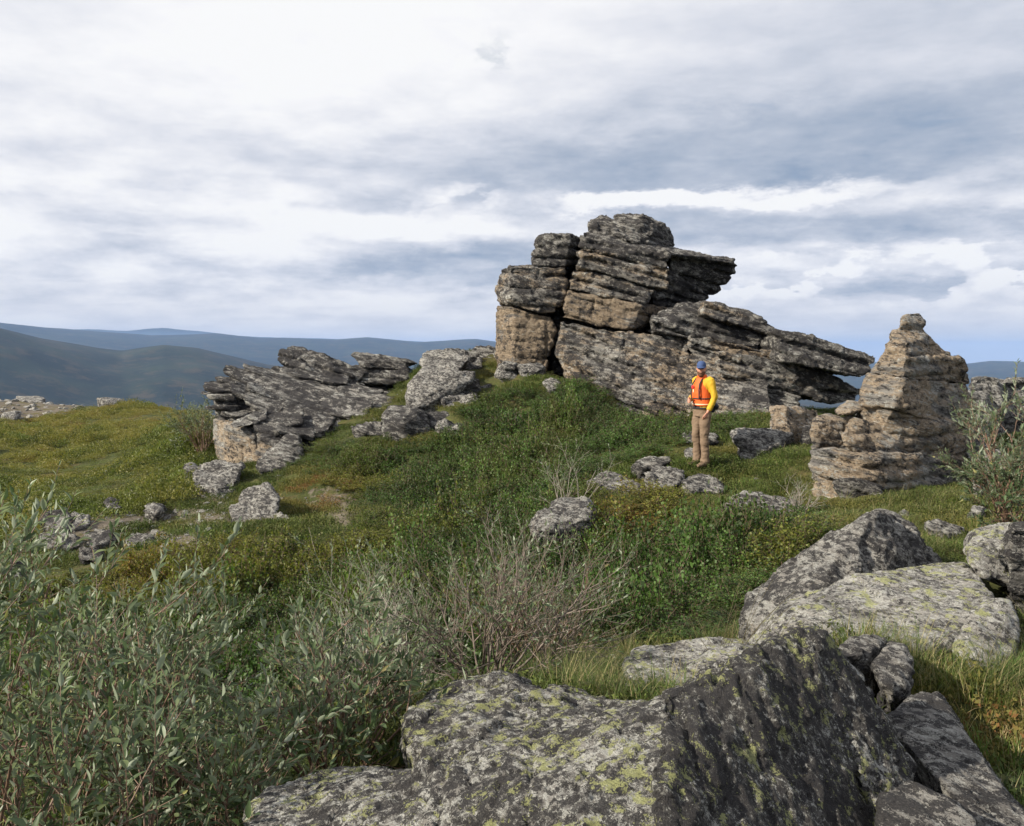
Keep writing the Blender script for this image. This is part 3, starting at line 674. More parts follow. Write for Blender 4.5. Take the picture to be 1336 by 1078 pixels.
for k, (pts, lab, mt) in enumerate([
    (((455,560,19.6),(480,552,19.8),(498,550,19.6),(500,566,19.2),(475,566,19.2),(462,553,20.2),(498,552,20.4)), 'flat dark rock left of the split squarish boulder', M_GREY),
    (((558,541,19.6),(575,538,19.8),(590,543,19.8),(584,556,19.4),(560,560,19.3),(562,540,20.4),(588,546,20.4)), 'dark low rock right of the split squarish boulder', M_TORDARK),
    (((568,553,19.0),(590,547,19.2),(605,553,19.2),(600,562,18.8),(572,562,18.8),(572,551,19.6),(603,556,19.6)), 'small pale stone at the edge of the shrubs below the leaning slab', M_SMALL),
    (((575,518,20.6),(590,513,20.8),(620,516,20.8),(625,524,20.5),(600,531,20.2),(578,528,20.3),(580,514,21.8),(622,520,21.8)), 'pale flat rock tucked under the right end of the leaning slab', M_SMALL),
    (((620,502,21.6),(640,500,21.6),(664,508,21.6),(660,520,21.2),(630,522,21.1),(625,502,22.6),(660,512,22.6)), 'grey rubble patch in the grass right of the leaning slab', M_SMALL),
    (((600,470,23.6),(625,462,24),(634,472,23.8),(628,482,23.3),(604,484,23.2),(605,470,24.6),(632,474,24.6)), 'grey stone on the crest beside the pale leaning rock', M_SMALL),
    (((586,459,24.6),(605,456,24.8),(622,462,24.6),(610,470,24.2),(590,468,24.2),(592,458,25.6),(620,464,25.6)), 'pale stone on the crest behind the pale leaning rock', M_SMALL),
    (((606,462,24.4),(622,452,24.8),(646,454,24.8),(652,464,24.4),(640,472,24.1),(612,474,24.1),(622,453,25.6),(648,460,25.6)), 'broad grey rock on the crest between the outcrop and the tor', M_GREY),
    (((575,500,21.2),(596,492,21.5),(622,494,21.5),(628,504,21.2),(604,512,20.9),(582,510,20.9),(590,492,22.2),(624,498,22.2)), 'dark rock half under the right end of the leaning slab', M_TORDARK),
    (((628,455,25.6),(640,452,25.8),(650,457,25.6),(642,463,25.2),(630,462,25.2),(632,454,26.4),(648,458,26.4)), 'small stone on the crest at the foot of the left pillar', M_SMALL),
    (((650,472,21.4),(662,468,21.6),(676,472,21.6),(672,482,21.2),(654,482,21.2),(654,470,22),(674,474,22)), 'grey stone in the grass at the foot of the left pillar', M_SMALL),
    (((708,499,20.3),(720,492,20.5),(732,499,20.4),(726,507,20.1),(712,508,20.1),(712,496,20.9),(730,502,20.9)), 'white-topped stone in the grass below the dark cleft', M_SMALL),
    (((676,478,21.3),(700,476,21.4),(712,480,21.4),(700,484,21.1),(680,484,21.1),(682,476,21.8),(708,480,21.8)), 'thin flat slab in the grass in front of the cleft', M_SMALL),
    (((692,684,10.6),(705,668,10.8),(735,652,11.1),(765,648,11.2),(776,660,11.0),(766,676,10.7),(730,692,10.4),(700,694,10.4),(725,656,11.8),(775,664,11.7)), 'dark lichened rock among the shrubs below the bare willow', M_SMALL),
    (((764,628,13.0),(785,616,13.3),(812,622,13.3),(840,634,13.1),(835,650,12.7),(790,650,12.6),(770,640,12.8),(790,616,14),(838,638,13.9)), 'grey rock behind the bare willow stems', M_SMALL),
    (((842,628,12.9),(850,614,13.2),(872,607,13.4),(893,612,13.4),(888,628,13),(870,646,12.6),(846,648,12.6),(852,612,14),(890,616,14)), 'white and black lichened rock in front of the person, left one', M_SMALL),
    (((888,628,12.8),(910,621,13),(935,622,13.1),(947,636,12.9),(938,642,12.7),(900,638,12.6),(900,622,13.6),(944,634,13.6)), 'low pale rock in front of the person, right one', M_SMALL),
    (((826,608,14.0),(845,599,14.2),(870,596,14.3),(878,602,14.2),(860,610,13.9),(835,612,13.8),(840,598,14.8),(876,602,14.8)), 'thin flat slab on the ground left of the person', M_GREY),
    (((891,572,15.6),(905,566,15.8),(932,567,15.9),(936,573,15.7),(915,579,15.4),(893,579,15.4),(897,566,16.3),(934,570,16.3)), 'low rock in the grass just behind the person', M_GREY),
    (((896,590,14.6),(902,587,14.6),(908,591,14.6),(905,598,14.4),(897,597,14.4),(899,588,14.9),(907,594,14.9)), 'fist-sized stone beside the person at the left', M_SMALL),
    (((943,660,11.0),(965,649,11.3),(990,645,11.4),(1020,650,11.4),(1050,662,11.2),(1035,670,10.9),(990,672,10.8),(950,668,10.9),(970,646,12),(1048,664,11.9)), 'low mound of grey lichened rock right of the orange shrubs', M_SMALL),
    (((1205,682,8.8),(1225,678,9),(1258,688,9),(1256,698,8.8),(1232,698,8.6),(1212,692,8.7),(1215,680,9.4),(1256,690,9.4)), 'flat pale stone in the grass beyond the pointed boulder', M_SMALL),
    (((1263,662,9.6),(1275,657,9.7),(1288,662,9.7),(1282,668,9.5),(1266,667,9.5),(1268,658,10),(1286,664,10)), 'small stone in the right-hand turf below the pinnacle', M_SMALL),
    (((1174,667,9.9),(1180,663,10),(1186,667,10),(1182,672,9.8),(1175,671,9.8),(1178,664,10.2),(1185,669,10.2)), 'tiny brown stone in the turf above the pointed boulder', M_SMALL),
    (((54,682,15.4),(66,670,15.7),(84,668,15.8),(92,680,15.5),(86,690,15.2),(60,692,15.2),(66,670,16.4),(90,682,16.3)), 'dark grey rock among the left rubble, leftmost big one', M_GREY),
    (((88,680,15.6),(100,670,15.8),(116,672,15.8),(116,684,15.5),(96,690,15.3),(94,672,16.4),(114,680,16.3)), 'pale rock beside the leftmost big one of the left rubble', M_SMALL),
    (((135,655,17.2),(150,652,17.4),(160,656,17.4),(158,664,17),(138,667,16.9),(140,653,18),(158,658,18)), 'dark rock topping the left rubble', M_TORDARK),
    (((186,660,16.6),(205,657,16.8),(216,661,16.7),(208,668,16.3),(190,668,16.3),(192,657,17.4),(214,662,17.4)), 'grey stone at the right end of the left rubble', M_SMALL),
    (((48,704,14.4),(70,694,14.7),(100,696,14.7),(108,710,14.3),(80,720,14),(52,716,14.1),(60,694,15.3),(104,704,15.2)), 'layered grey rock low in the left rubble', M_GREY),
    (((110,700,14.5),(125,690,14.8),(145,694,14.7),(146,708,14.3),(120,714,14.1),(116,692,15.3),(144,700,15.2)), 'dark broken rock in the middle of the left rubble', M_TORDARK),
    (((100,722,13.4),(115,714,13.6),(138,718,13.6),(134,730,13.2),(106,732,13.1),(106,715,14),(136,722,14)), 'dark stone at the bottom of the left rubble', M_GREY),
    (((160,706,14.2),(176,696,14.5),(198,698,14.5),(200,710,14.1),(180,716,13.9),(164,716,13.9),(170,696,15),(198,702,15)), 'pale grey rock low at the right of the left rubble', M_SMALL),
    (((0,740,12.4),(14,732,12.6),(30,738,12.6),(28,752,12.2),(4,756,12.1),(6,732,13),(28,742,13)), 'dark rock at the left edge half hidden by willow leaves', M_GREY),
    (((1316,684,5.6),(1345,680,5.7),(1360,688,5.7),(1350,694,5.5),(1318,693,5.5),(1320,682,5.9),(1355,688,5.9)), 'thin dark slab lying on the right edge boulder', M_TORDARK),
]):
    Yk = pts[0][2]
    own('boulder', lab, 'boulder', [pk(*pts)], max(.014, Yk * .0019), mt, b=(.2,-.35,.9), layers=(Yk*.005, Yk*.013), A=Yk*.0036, G=Yk*.0034, rough=Yk*.0022, big=Yk*.004, seed=180 + k)

# ------------------------------------------------------------------ foreground boulders
own('boulder', 'pointed dark boulder with a peaked top, highest of the right foreground rocks', 'boulder',
    [pk((968,800,5.7),(975,774,5.9),(1060,715,6.2),(1140,668,6.4),(1150,664,6.4),(1175,680,6.7),(1210,712,7.0),(1224,732,7.0),(1200,760,6.2),(1128,745,5.8),(1040,790,5.4),(990,830,5.3),(1000,775,7.4),(1150,672,7.6),(1222,735,7.6),(1100,800,7.4),(1200,790,7))],
    .02, M_SMALL, b=(-.55,-.25,.8), layers=(.05,.14), A=.03, G=.03, rough=.02, big=.04, seed=230)
own('rock_slab', 'broad pale slab with yellow-green lichen, in front of the pointed boulder', 'rock slab',
    [pk((1000,812,4.9),(1030,785,5.1),(1110,755,5.5),(1200,737,5.9),(1258,733,6.0),(1285,758,5.5),(1312,800,4.9),(1318,822,4.7),(1300,850,4.5),(1250,840,4.45),(1190,850,4.4),(1130,830,4.45),(1050,815,4.6),(970,845,4.6),
        (1030,795,6.2),(1255,742,6.8),(1310,850,6),(1100,870,6.)) ], .016, M_PALE, b=(-.1,-.45,.88), layers=(.3,.5), A=.02, G=.03, rough=.014, big=.035, joints=.7, seed=231)
own('rock_slab', 'pale broken-off corner at the right end of the broad yellow-green slab', 'rock slab',
    [pk((1250,840,4.38),(1272,800,4.7),(1312,782,4.9),(1322,812,4.75),(1318,848,4.5),(1290,878,4.2),(1262,872,4.2),(1275,805,5.6),(1325,812,5.6),(1290,885,5.2))], .016, M_PALE, b=(-.1,-.4,.9), layers=(.2,.4), A=.02, G=.03, rough=.014, big=.03, seed=232)
own('boulder', 'grey lichened boulder at the right edge beyond the broad slab', 'boulder',
    [pk((1262,722,5.8),(1285,700,6.2),(1316,690,6.3),(1370,690,6.4),(1390,760,5.9),(1350,765,5.6),(1300,758,5.6),(1268,742,5.6),(1280,702,7.2),(1380,700,7.3),(1380,800,7))], .02, M_PALE, b=(.2,-.4,.9), layers=(.15,.4), A=.03, G=.03, rough=.022, big=.05, seed=233)
own('boulder', 'low grey boulder half buried in grass at the centre of the foreground', 'boulder',
    [pk((817,866,4.4),(822,850,4.6),(870,838,4.75),(930,834,4.8),(985,842,4.7),(1010,860,4.3),(985,885,4.0),(930,892,3.95),(860,900,3.95),(820,895,4.1),(840,845,5.4),(980,850,5.4),(900,910,4.8))], .014, M_PALE, b=(.1,-.4,.9), layers=(.1,.3), A=.02, G=.02, rough=.012, big=.03, seed=234)
own('boulder', 'small upright grey rock below the broad pale slab', 'boulder',
    [pk((1142,868,3.6),(1160,842,3.8),(1180,838,3.85),(1190,858,3.75),(1188,888,3.5),(1165,898,3.4),(1146,890,3.45),(1160,845,4.3),(1188,860,4.3),(1165,905,4.0))], .012, M_SMALL, b=(.6,-.2,.7), layers=(.05,.12), A=.02, G=.02, rough=.012, big=.02, seed=235)
own('boulder', 'small dark wedge of rock under the left edge of the broad pale slab', 'boulder',
    [pk((1095,848,3.7),(1108,832,3.9),(1150,826,4.0),(1156,838,3.9),(1130,854,3.65),(1100,858,3.6),(1110,835,4.3),(1152,835,4.3))], .012, M_SMALL, b=(-.3,-.3,.9), layers=(.05,.12), A=.02, G=.02, rough=.012, big=.02, seed=236)
own('rock_slab', 'long grey slab sloping down to the bottom right corner', 'rock slab',
    [pk((1155,935,3.15),(1190,908,3.4),(1222,903,3.5),(1240,925,3.35),(1262,968,3.0),(1300,1010,2.7),(1340,1062,2.4),(1360,1110,2.2),(1300,1110,2.1),(1230,1020,2.5),(1190,985,2.75),
        (1180,925,3.6),(1235,925,3.9),(1370,1110,2.7),(1250,1110,2.7))], .010, M_SMALL, b=(-.35,-.45,.82), layers=(.2,.4), A=.012, G=.012, rough=.008, big=.02, seed=237)
# the big foreground block: dark steep face to the right, lichened slope to the left
fb = tag(empty('boulder', W(850, 1120, 2.2)), 'largest foreground boulder, spotted with lichen, with a steep black face towards the camera', 'boulder')
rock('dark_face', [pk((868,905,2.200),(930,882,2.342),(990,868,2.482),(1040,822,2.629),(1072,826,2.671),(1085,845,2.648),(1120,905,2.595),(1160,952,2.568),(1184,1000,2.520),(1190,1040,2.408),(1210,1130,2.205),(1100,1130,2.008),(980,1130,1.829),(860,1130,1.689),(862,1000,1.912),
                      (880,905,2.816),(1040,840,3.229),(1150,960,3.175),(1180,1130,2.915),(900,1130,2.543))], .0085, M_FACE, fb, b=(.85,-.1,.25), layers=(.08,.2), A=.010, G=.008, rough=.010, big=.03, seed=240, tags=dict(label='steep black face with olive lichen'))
rock('lichened_edge', [pk((1040,820,2.729),(1056,812,2.770),(1076,826,2.696),(1098,862,2.666),(1132,912,2.611),(1166,955,2.576),(1188,1000,2.525),(1194,1040,2.413),(1205,1130,2.188),(1160,1130,2.128),(1150,1040,2.315),(1120,960,2.415),(1088,890,2.522),(1062,850,2.598),
                      (1060,830,3.105),(1150,950,3.075),(1200,1130,2.841))], .0085, M_FORE, fb, b=(.6,-.1,.75), layers=(.08,.2), A=.014, G=.012, rough=.013, big=.03, seed=245)
rock('lichened_slope', [pk((866,912,2.20),(900,892,2.34),(985,866,2.55),(1000,850,2.8),(870,905,2.75),(800,940,2.55),(700,962,2.45),(610,990,2.3),(545,1012,2.2),(560,1130,1.8),(700,1130,1.74),(862,1130,1.70),(860,1000,1.92),
                      (880,910,3.0),(600,1010,2.7),(600,1130,2.5),(860,1130,2.5))], .0085, M_FORE, fb, b=(-.2,-.35,.9), layers=(.3,.5), A=.01, G=.012, rough=.012, big=.035, joints=.30, seed=241)
own('boulder', 'rounded grey boulder with a yellow-green patch at the bottom centre-left', 'boulder',
    [pk((328,1058,2.2),(350,1040,2.3),(420,1010,2.42),(490,994,2.45),(540,1000,2.35),(580,1025,2.15),(600,1060,2.0),(610,1130,1.85),(330,1130,1.95),(340,1050,2.8),(480,1000,2.9),(570,1060,2.8),(500,1130,2.6))], .009, M_FORE, b=(.1,-.3,.95), layers=(.4,.6), A=.008, G=.006, rough=.010, big=.03, seed=242)
own('boulder', 'dark rounded boulder behind the lichened slope, below the bare willow', 'boulder',
    [pk((522,935,2.95),(540,912,3.1),(610,898,3.25),(640,893,3.3),(700,900,3.25),(725,895,3.25),(760,908,3.15),(830,915,3.0),(830,935,2.8),(720,965,2.6),(620,990,2.55),(560,1000,2.6),(535,970,2.75),
        (560,920,3.7),(720,905,3.8),(820,920,3.6),(640,1000,3.2))], .011, M_FORE, b=(.15,-.3,.95), layers=(.2,.4), A=.015, G=.015, rough=.016, big=.05, seed=243)
own('boulder', 'smooth grey rock shoulder at the bottom edge right of the black face', 'boulder',
    [pk((1150,1040,2.12),(1185,1020,2.2),(1230,1040,2.15),(1270,1068,2.05),(1290,1130,1.9),(1130,1130,1.85),(1190,1025,2.6),(1290,1080,2.6))], .009, M_SMALL, b=(.5,-.3,.8), layers=(.2,.4), A=.006, G=.006, rough=.006, big=.015, seed=244)
# ------------------------------------------------------------------ terrain
CTRL = [  # bearing, dip, distance: spots on the ground
 (915,607,14),(1100,655,11.5),(1160,640,12.2),(1260,640,12.5),(1000,545,18.5),(960,572,16.5),(1320,600,13.5),(1320,680,9),
 (1250,665,10.3),(1000,690,9.2),(1150,705,7.8),(1260,745,6.3),(1300,850,4.3),(1300,960,3.0),(1330,1078,2.3),(1150,930,3.4),
 (730,492,23),(850,532,21),(1050,540,19),(1110,552,18),(640,462,25),(560,480,26),(700,520,20.5),(620,540,20.5),
 (600,610,16.5),(500,620,17.5),(460,665,14.5),(400,630,18),(300,605,21),(250,612,22),(400,530,24.5),(480,520,24.5),
 (0,690,17),(100,645,22),(150,605,30),(150,565,42),(100,531,60),(0,526,62),(250,540,50),(-200,535,58),(-200,640,25),
 (230,695,14),(100,705,14.5),(300,730,12.5),(300,820,8.5),(500,790,8.8),(700,745,9.6),(800,660,12.6),(850,750,8.6),
 (900,850,6.0),(750,890,4.5),(600,920,4.6),(400,960,4.6),(1000,622,13),(1080,600,14.5),(780,640,13.6),
]
CXYZ = [tuple(W(*c)) for c in CTRL]
CXYZ += [(x, y, z + EYE) for x, y, z in [
 (-2,3,-2.2),(-1,2,-1.95),(0,1,-1.7),(1,0,-1.6),(-3,0,-2.1),(4,0,-1.4),(0,-5,-1.5),(-40,-30,-6),(40,-30,-5),(0,-40,-4),
 (20,20,-1.6),(14,14,-1.5),(32,32,-5),(5,36,-3.5),(-3,34,-2.6),(-8,33,-2.7),(15,30,-3.0),(0,60,-9),(30,60,-12),(-14,45,-3.5),(40,0,-4),(-40,0,-4),(-25,72,-7.2),(-45,70,-7.6),(-62,60,-7.2),(-10,82,-9),(-40,95,-12),(-20,100,-13),(-70,85,-12),(2,3.2,-1.75)]]
CXYZ += [(1.75,3.2,-1.75+EYE),(1.45,2.5,-1.62+EYE),(1.15,2.0,-1.5+EYE)]
CXYZ += ROCK_FEET
CXYZ = np.array(CXYZ)
def _tps_k(d):
    return np.where(d > 1e-9, d * d * np.log(d + 1e-12), 0.0)
def _scale(xy):      # compress distance so near and far spots weigh alike
    r = np.hypot(xy[:, 0], xy[:, 1]) + 1e-9
    k = np.log1p(r / 4.0) / r
    return xy * k[:, None]
_cs = _scale(CXYZ[:, :2])
_n = len(_cs)
_K = _tps_k(np.hypot(_cs[:, None, 0] - _cs[None, :, 0], _cs[:, None, 1] - _cs[None, :, 1])) + np.eye(_n) * 0.004
_Pm = np.hstack([np.ones((_n, 1)), _cs])
_A = np.block([[_K, _Pm], [_Pm.T, np.zeros((3, 3))]])
_wt = np.linalg.solve(_A, np.concatenate([CXYZ[:, 2], np.zeros(3)]))
def near_h(xy):
    s = _scale(xy)
    out = np.zeros(len(s))
    for i in range(0, len(s), 20000):
        q = s[i:i + 20000]
        d = np.hypot(q[:, None, 0] - _cs[None, :, 0], q[:, None, 1] - _cs[None, :, 1])
        out[i:i + 20000] = _tps_k(d) @ _wt[:_n] + _wt[_n] + q @ _wt[_n + 1:]
    return out
# far skylines: (bearing px, skyline py)
R1 = [(-900,470),(-500,440),(-200,418),(-60,424),(0,431),(60,443),(130,454),(160,457),(215,450),(260,454),(300,463),(350,475),(450,488),(650,505),(900,520),(1300,520),(2200,500)]
R2 = [(-900,430),(-300,424),(0,427),(60,432),(130,436),(200,440),(285,437),(340,442),(440,444),(480,441),(545,446),(620,442),(650,446),(720,450),(900,462),(1150,472),(1250,474),(1290,470),(1336,471),(1500,476),(2200,450)]
R3 = [(-900,440),(-300,440),(60,436),(120,433),(170,434),(215,431),(260,434),(330,440),(600,448),(1200,478),(2200,460)]
def sky_z(tab, px, r):
    py = np.interp(px, [a for a, b in tab], [b for a, b in tab])
    return r * np.tan((460 - py) / F)
SHRUB = None
def poly_sd(xy, poly):
    """signed distance to a plan polygon, negative inside"""
    d = np.full(len(xy), 1e9)
    n = len(poly)
    for i in range(n):
        a, b_ = poly[i], poly[(i + 1) % n]
        ab = b_ - a; L = max(ab @ ab, 1e-9)
        t_ = np.clip(((xy - a) @ ab) / L, 0, 1)
        d = np.minimum(d, np.hypot(*(xy - a - t_[:, None] * ab).T))
    return np.where(inside(xy, poly), -d, d)
def inside(xy, poly):
    x, y = xy[:, 0], xy[:, 1]
    c_ = np.zeros(len(x), bool)
    n = len(poly)
    for i in range(n):
        x1, y1 = poly[i]; x2, y2 = poly[(i + 1) % n]
        c_ ^= ((y1 > y) != (y2 > y)) & (x < (x2 - x1) * (y - y1) / ((y2 - y1) if y2 != y1 else 1e-9) + x1)
    return c_
def height(x, y):
    xy = np.stack([x, y], 1)
    r = np.hypot(x, y)
    th = np.arctan2(x, y)
    near_r = np.minimum(r, 110.0)
    kk = near_r / np.maximum(r, 1e-6)
    z1 = near_h(xy * kk[:, None])
    p3 = np.stack([x, y, np.zeros_like(x)], 1)
    z1 = z1 + 0.05 * fbm(p3 * 1.1, 3) * sstep(r, 1, 4) + 0.16 * fbm(p3 * 0.33 + 5, 3) * sstep(r, 4, 14) + 0.5 * perlin(p3 * 0.06 + 3) * sstep(r, 25, 50)
    if SHRUB is not None:
        m = (r < 40) & (y > 0)
        if m.any():
            z1[m] -= 0.34 * sstep(-poly_sd(xy[m], SHRUB), -0.1, 1.1)
    front = np.abs(th) < 1.1
    px = np.where(front, 668 + F * np.tan(np.clip(th, -1.1, 1.1)), np.sign(th) * 1e9)
    wob = fbm(np.stack([x, y, np.zeros_like(x)], 1) / 1500.0, 5)
    def crest(tab, R):
        return EYE + sky_z(tab, px, R)
    ks = [110, 600, 1500, 2700, 4000, 5600, 7200, 9500, 12500, 17000, 26000]
    zs = [z1, EYE - 110 + 0 * x, EYE - 250 + 0 * x, None, crest(R1, 4000.), EYE - 260 + 0 * x, None, crest(R2, 9500.), EYE - 300 + 0 * x, crest(R3, 17000.), EYE - 300 + 0 * x]
    zs[3] = 0.5 * (zs[2] + zs[4]) - 15; zs[6] = 0.5 * (zs[5] + zs[7]) - 20
    z = z1.copy()
    for k in range(len(ks) - 1):
        m = (r > ks[k]) & (r <= ks[k + 1])
        tt = (r[m] - ks[k]) / (ks[k + 1] - ks[k])
        if k + 1 in (3, 6): tt2 = tt * tt
        elif k in (3, 6): tt2 = 1 - (1 - tt) ** 2
        else: tt2 = tt * tt * (3 - 2 * tt)
        amp = np.interp(r[m], [110, 600, 3000, 4000, 5000, 9000, 17000], [0, 25, 75, 12, 60, 14, 25])
        z[m] = zs[k][m] * (1 - tt2) + zs[k + 1][m] * tt2 + amp * wob[m]
    z[r > ks[-1]] = EYE - 300
    return z
def gz(x, y):
    return float(height(np.array([float(x)]), np.array([float(y)]))[0])
def hit(px, py, off=0.0):
    """where the sight line of a bearing and dip meets the ground"""
    Ys = np.geomspace(1.0, 110, 900)
    pts = np.array([W(px, py, q) for q in (1.0, 2.0)])
    d = pts[1] - pts[0]; o = pts[0] - d
    P = o + d * Ys[:, None]
    h = height(P[:, 0], P[:, 1]) + off
    k = np.argmax(P[:, 2] < h)
    return Vector(P[k]) if (P[:, 2] < h).any() else Vector(P[-1])

# material of the ground: turf, heath, bare patches near; forest beyond
gm, nt, out = new_mat('tundra_ground')
geo = nt.new('ShaderNodeNewGeometry').outputs['Position']
lowf = nt.noise(geo, 0.35, 5, 0.6)
midf = nt.noise(nt.mapping(geo, loc=(7, 3, 0)), 1.6, 6, 0.65)
fine = nt.noise(geo, 14.0, 6, 0.7)
ultra = nt.noise(geo, 60.0, 4, 0.7)
c = nt.mix(nt.step(lowf, 0.40, 0.62), (0.050, 0.068, 0.016), (0.095, 0.105, 0.030))
c = nt.mix(nt.step(midf, 0.50, 0.66), c, (0.12, 0.10, 0.04))
c = nt.mix(nt.math('MULTIPLY', nt.step(nt.noise(nt.mapping(geo, loc=(11, 1, 0)), 0.9, 5, 0.6), 0.58, 0.68), 0.7), c, (0.115, 0.058, 0.03))
c = nt.mix(nt.step(fine, 0.35, 0.7), nt.mix(0.6, c, (0.02, 0.022, 0.01)), c)
c = nt.mix(nt.math('MULTIPLY', nt.step(ultra, 0.45, 0.75), 0.35), c, (0.17, 0.16, 0.09))
bare_a = nt.new('ShaderNodeAttribute', attribute_name='bare').outputs['Fac']
barec = nt.mix(nt.step(fine, 0.35, 0.62), (0.085, 0.072, 0.056), (0.18, 0.155, 0.125))
barec = nt.mix(nt.step(midf, 0.5, 0.62), barec, (0.10, 0.09, 0.035))
c = nt.mix(nt.step(nt.math('ADD', bare_a, nt.math('MULTIPLY', nt.math('SUBTRACT', nt.noise(geo, 2.5, 6, 0.7), 0.5), 2.2)), 0.50, 0.75), c, barec)
# forest on the far hills
far_a = nt.new('ShaderNodeAttribute', attribute_name='far').outputs['Fac']
f1 = nt.noise(geo, 0.0022, 9, 0.68); f2 = nt.noise(nt.mapping(geo, scale=(1, 1, 1)), 0.009, 8, 0.8)
fc = nt.mix(nt.step(f1, 0.42, 0.62), (0.006, 0.013, 0.012), (0.020, 0.030, 0.020))
fc = nt.mix(nt.math('MULTIPLY', nt.step(f2, 0.48, 0.62), 0.9), fc, (0.045, 0.038, 0.024))
c = nt.mix(far_a, c, fc)
bsdf = nt.new('ShaderNodeBsdfPrincipled')
nt.put(bsdf.inputs['Base Color'], c); bsdf.inputs['Roughness'].default_value = 0.95
bsdf.inputs['Specular IOR Level'].default_value = 0.15
bmp = nt.new('ShaderNodeBump'); bmp.inputs['Distance'].default_value = 0.05; bmp.inputs['Strength'].default_value = 0.9
nt.put(bmp.inputs['Height'], nt.math('ADD', fine, nt.math('MULTIPLY', ultra, 0.4)))
nt.link(bmp.outputs[0], bsdf.inputs['Normal'])
nt.link(bsdf.outputs[0], out.inputs[0])
GROUND_MAT = gm

def poly_xy(pts, off=0.0):
    """a ground zone given by surveyed sight lines, returned as plan coordinates"""
    return np.array([(hit(a, b, off).x, hit(a, b, off).y) for a, b in pts])
BARE = [
 [(395,640),(470,638),(490,660),(470,700),(420,690)],
 [(170,665),(300,640),(330,690),(250,720),(150,720),(40,720),(60,690)],
 [(0,522),(60,522),(110,535),(60,545),(0,548),(-60,540)],
]
BARE_P = [poly_xy(b) for b in BARE]
SHRUB_PX = [(395,600),(470,572),(560,575),(640,520),(700,512),(745,505),(840,535),(1000,545),(960,562),(890,580),(840,600),(780,615),(755,640),
 (800,655),(880,650),(960,668),(1060,672),(1075,690),(1000,760),(960,810),(930,842),(800,850),(700,880),(560,910),(300,980),(0,1000),(-200,800),(0,765),
 (160,738),(300,712),(420,708),(480,695),(492,655),(430,628)]
_sp = poly_xy(SHRUB_PX)
SHRUB = _sp

TH = np.concatenate([np.linspace(-math.pi, -0.78, 34, endpoint=False), np.linspace(-0.78, 0.78, 330, endpoint=False), np.linspace(0.78, math.pi, 34, endpoint=False)])
RR = np.concatenate([np.geomspace(0.4, 110, 400, endpoint=False), np.geomspace(110, 27000, 230)])
T2, R2g = np.meshgrid(TH, RR)
gx, gy = (R2g * np.sin(T2)).ravel(), (R2g * np.cos(T2)).ravel()
gzv = height(gx, gy)
nT, nR = len(TH), len(RR)
ii = np.arange((nR - 1) * nT).reshape(nR - 1, nT)
jj = np.roll(ii, -1, axis=1)
quads = np.stack([ii, ii + nT, jj + nT, jj], -1).reshape(-1, 4)
split = 400
gv = np.stack([gx, gy, gzv], 1)
nearq = quads[:(split - 1) * nT]; farq = quads[(split - 1) * nT:]
near_n = split * nT
cap = [list(range(nT))]
def add_attr(o, name, arr):
    a = o.data.attributes.new(name, 'FLOAT', 'POINT'); a.data.foreach_set('value', np.asarray(arr, dtype=np.float32))
ctr = np.array([[0, 0, gz(0, 0.01)]])
nv = gv[:near_n]
qf = nearq[:, ::-1]
ground = mesh_obj('ground', nv, qf, gm, smooth=True)
bare = np.zeros(near_n)
for bp in BARE_P:
    bare[inside(nv[:, :2], bp)] = 1
bb = bare.reshape(split, nT)
for _ in range(14):
    bb = (bb + np.roll(bb, 1, 1) + np.roll(bb, -1, 1) + np.roll(bb, 1, 0) + np.roll(bb, -1, 0)) / 5
add_attr(ground, 'bare', bb.ravel()); add_attr(ground, 'far', np.zeros(near_n))
tag(ground, kind='structure')
fo = (split - 1) * nT
hv = gv[fo:]; hq = (farq - fo)[:, ::-1]
hills = mesh_obj('hills', hv, hq, gm, smooth=True)
add_attr(hills, 'bare', np.zeros(len(hv)))
add_attr(hills, 'far', sstep(np.hypot(hv[:, 0], hv[:, 1]), 110, 500))
tag(hills, kind='structure')

# ------------------------------------------------------------------ air
hz_lo, hz_hi, hz_r = -420.0, 330.0, 28000.0
hm, nt, out = new_mat('air')
pv = nt.new('ShaderNodeVolumePrincipled')
pv.inputs['Color'].default_value = (0.34, 0.54, 0.95, 1)
pv.inputs['Density'].default_value = 0.000054
pv.inputs['Anisotropy'].default_value = 0.0
nt.link(pv.outputs[0], out.inputs['Volume'])
bx = [(x, y, z) for z in (hz_lo, hz_hi) for x, y in ((-hz_r, -hz_r), (hz_r, -hz_r), (hz_r, hz_r), (-hz_r, hz_r))]
haze = mesh_obj('haze', bx, [[0, 3, 2, 1], [4, 5, 6, 7], [0, 1, 5, 4], [1, 2, 6, 5], [2, 3, 7, 6], [3, 0, 4, 7]], hm)
tag(haze, kind='stuff')
run_rocks()

# ------------------------------------------------------------------ where rocks stand, in plan
from mathutils.geometry import convex_hull_2d
FOOT = []
for j in JOBS:
    if j['seed'] == 237: continue      # its buried flank carries turf
    for h in j['hulls']:
        if min(p.z for p in h) - gz(h[0].x, h[0].y) < 0.7:
            p2 = [Vector((p.x, p.y)) for p in h]
            idx = convex_hull_2d(p2)
            FOOT.append(np.array([(p2[i].x, p2[i].y) for i in idx]))
def off_rocks(xy, margin=0.0):
    ok = np.ones(len(xy), bool)
    for f in FOOT:
        c_ = f.mean(0)
        rr = np.max(np.hypot(*(f - c_).T)) + margin
        near = np.hypot(xy[:, 0] - c_[0], xy[:, 1] - c_[1]) < rr
        if near.any():
            k = np.where(near)[0]
            g_ = c_ + (f - c_) * (1 + margin / max(rr, .1))
            ok[k[inside(xy[k], g_)]] = False
    return ok

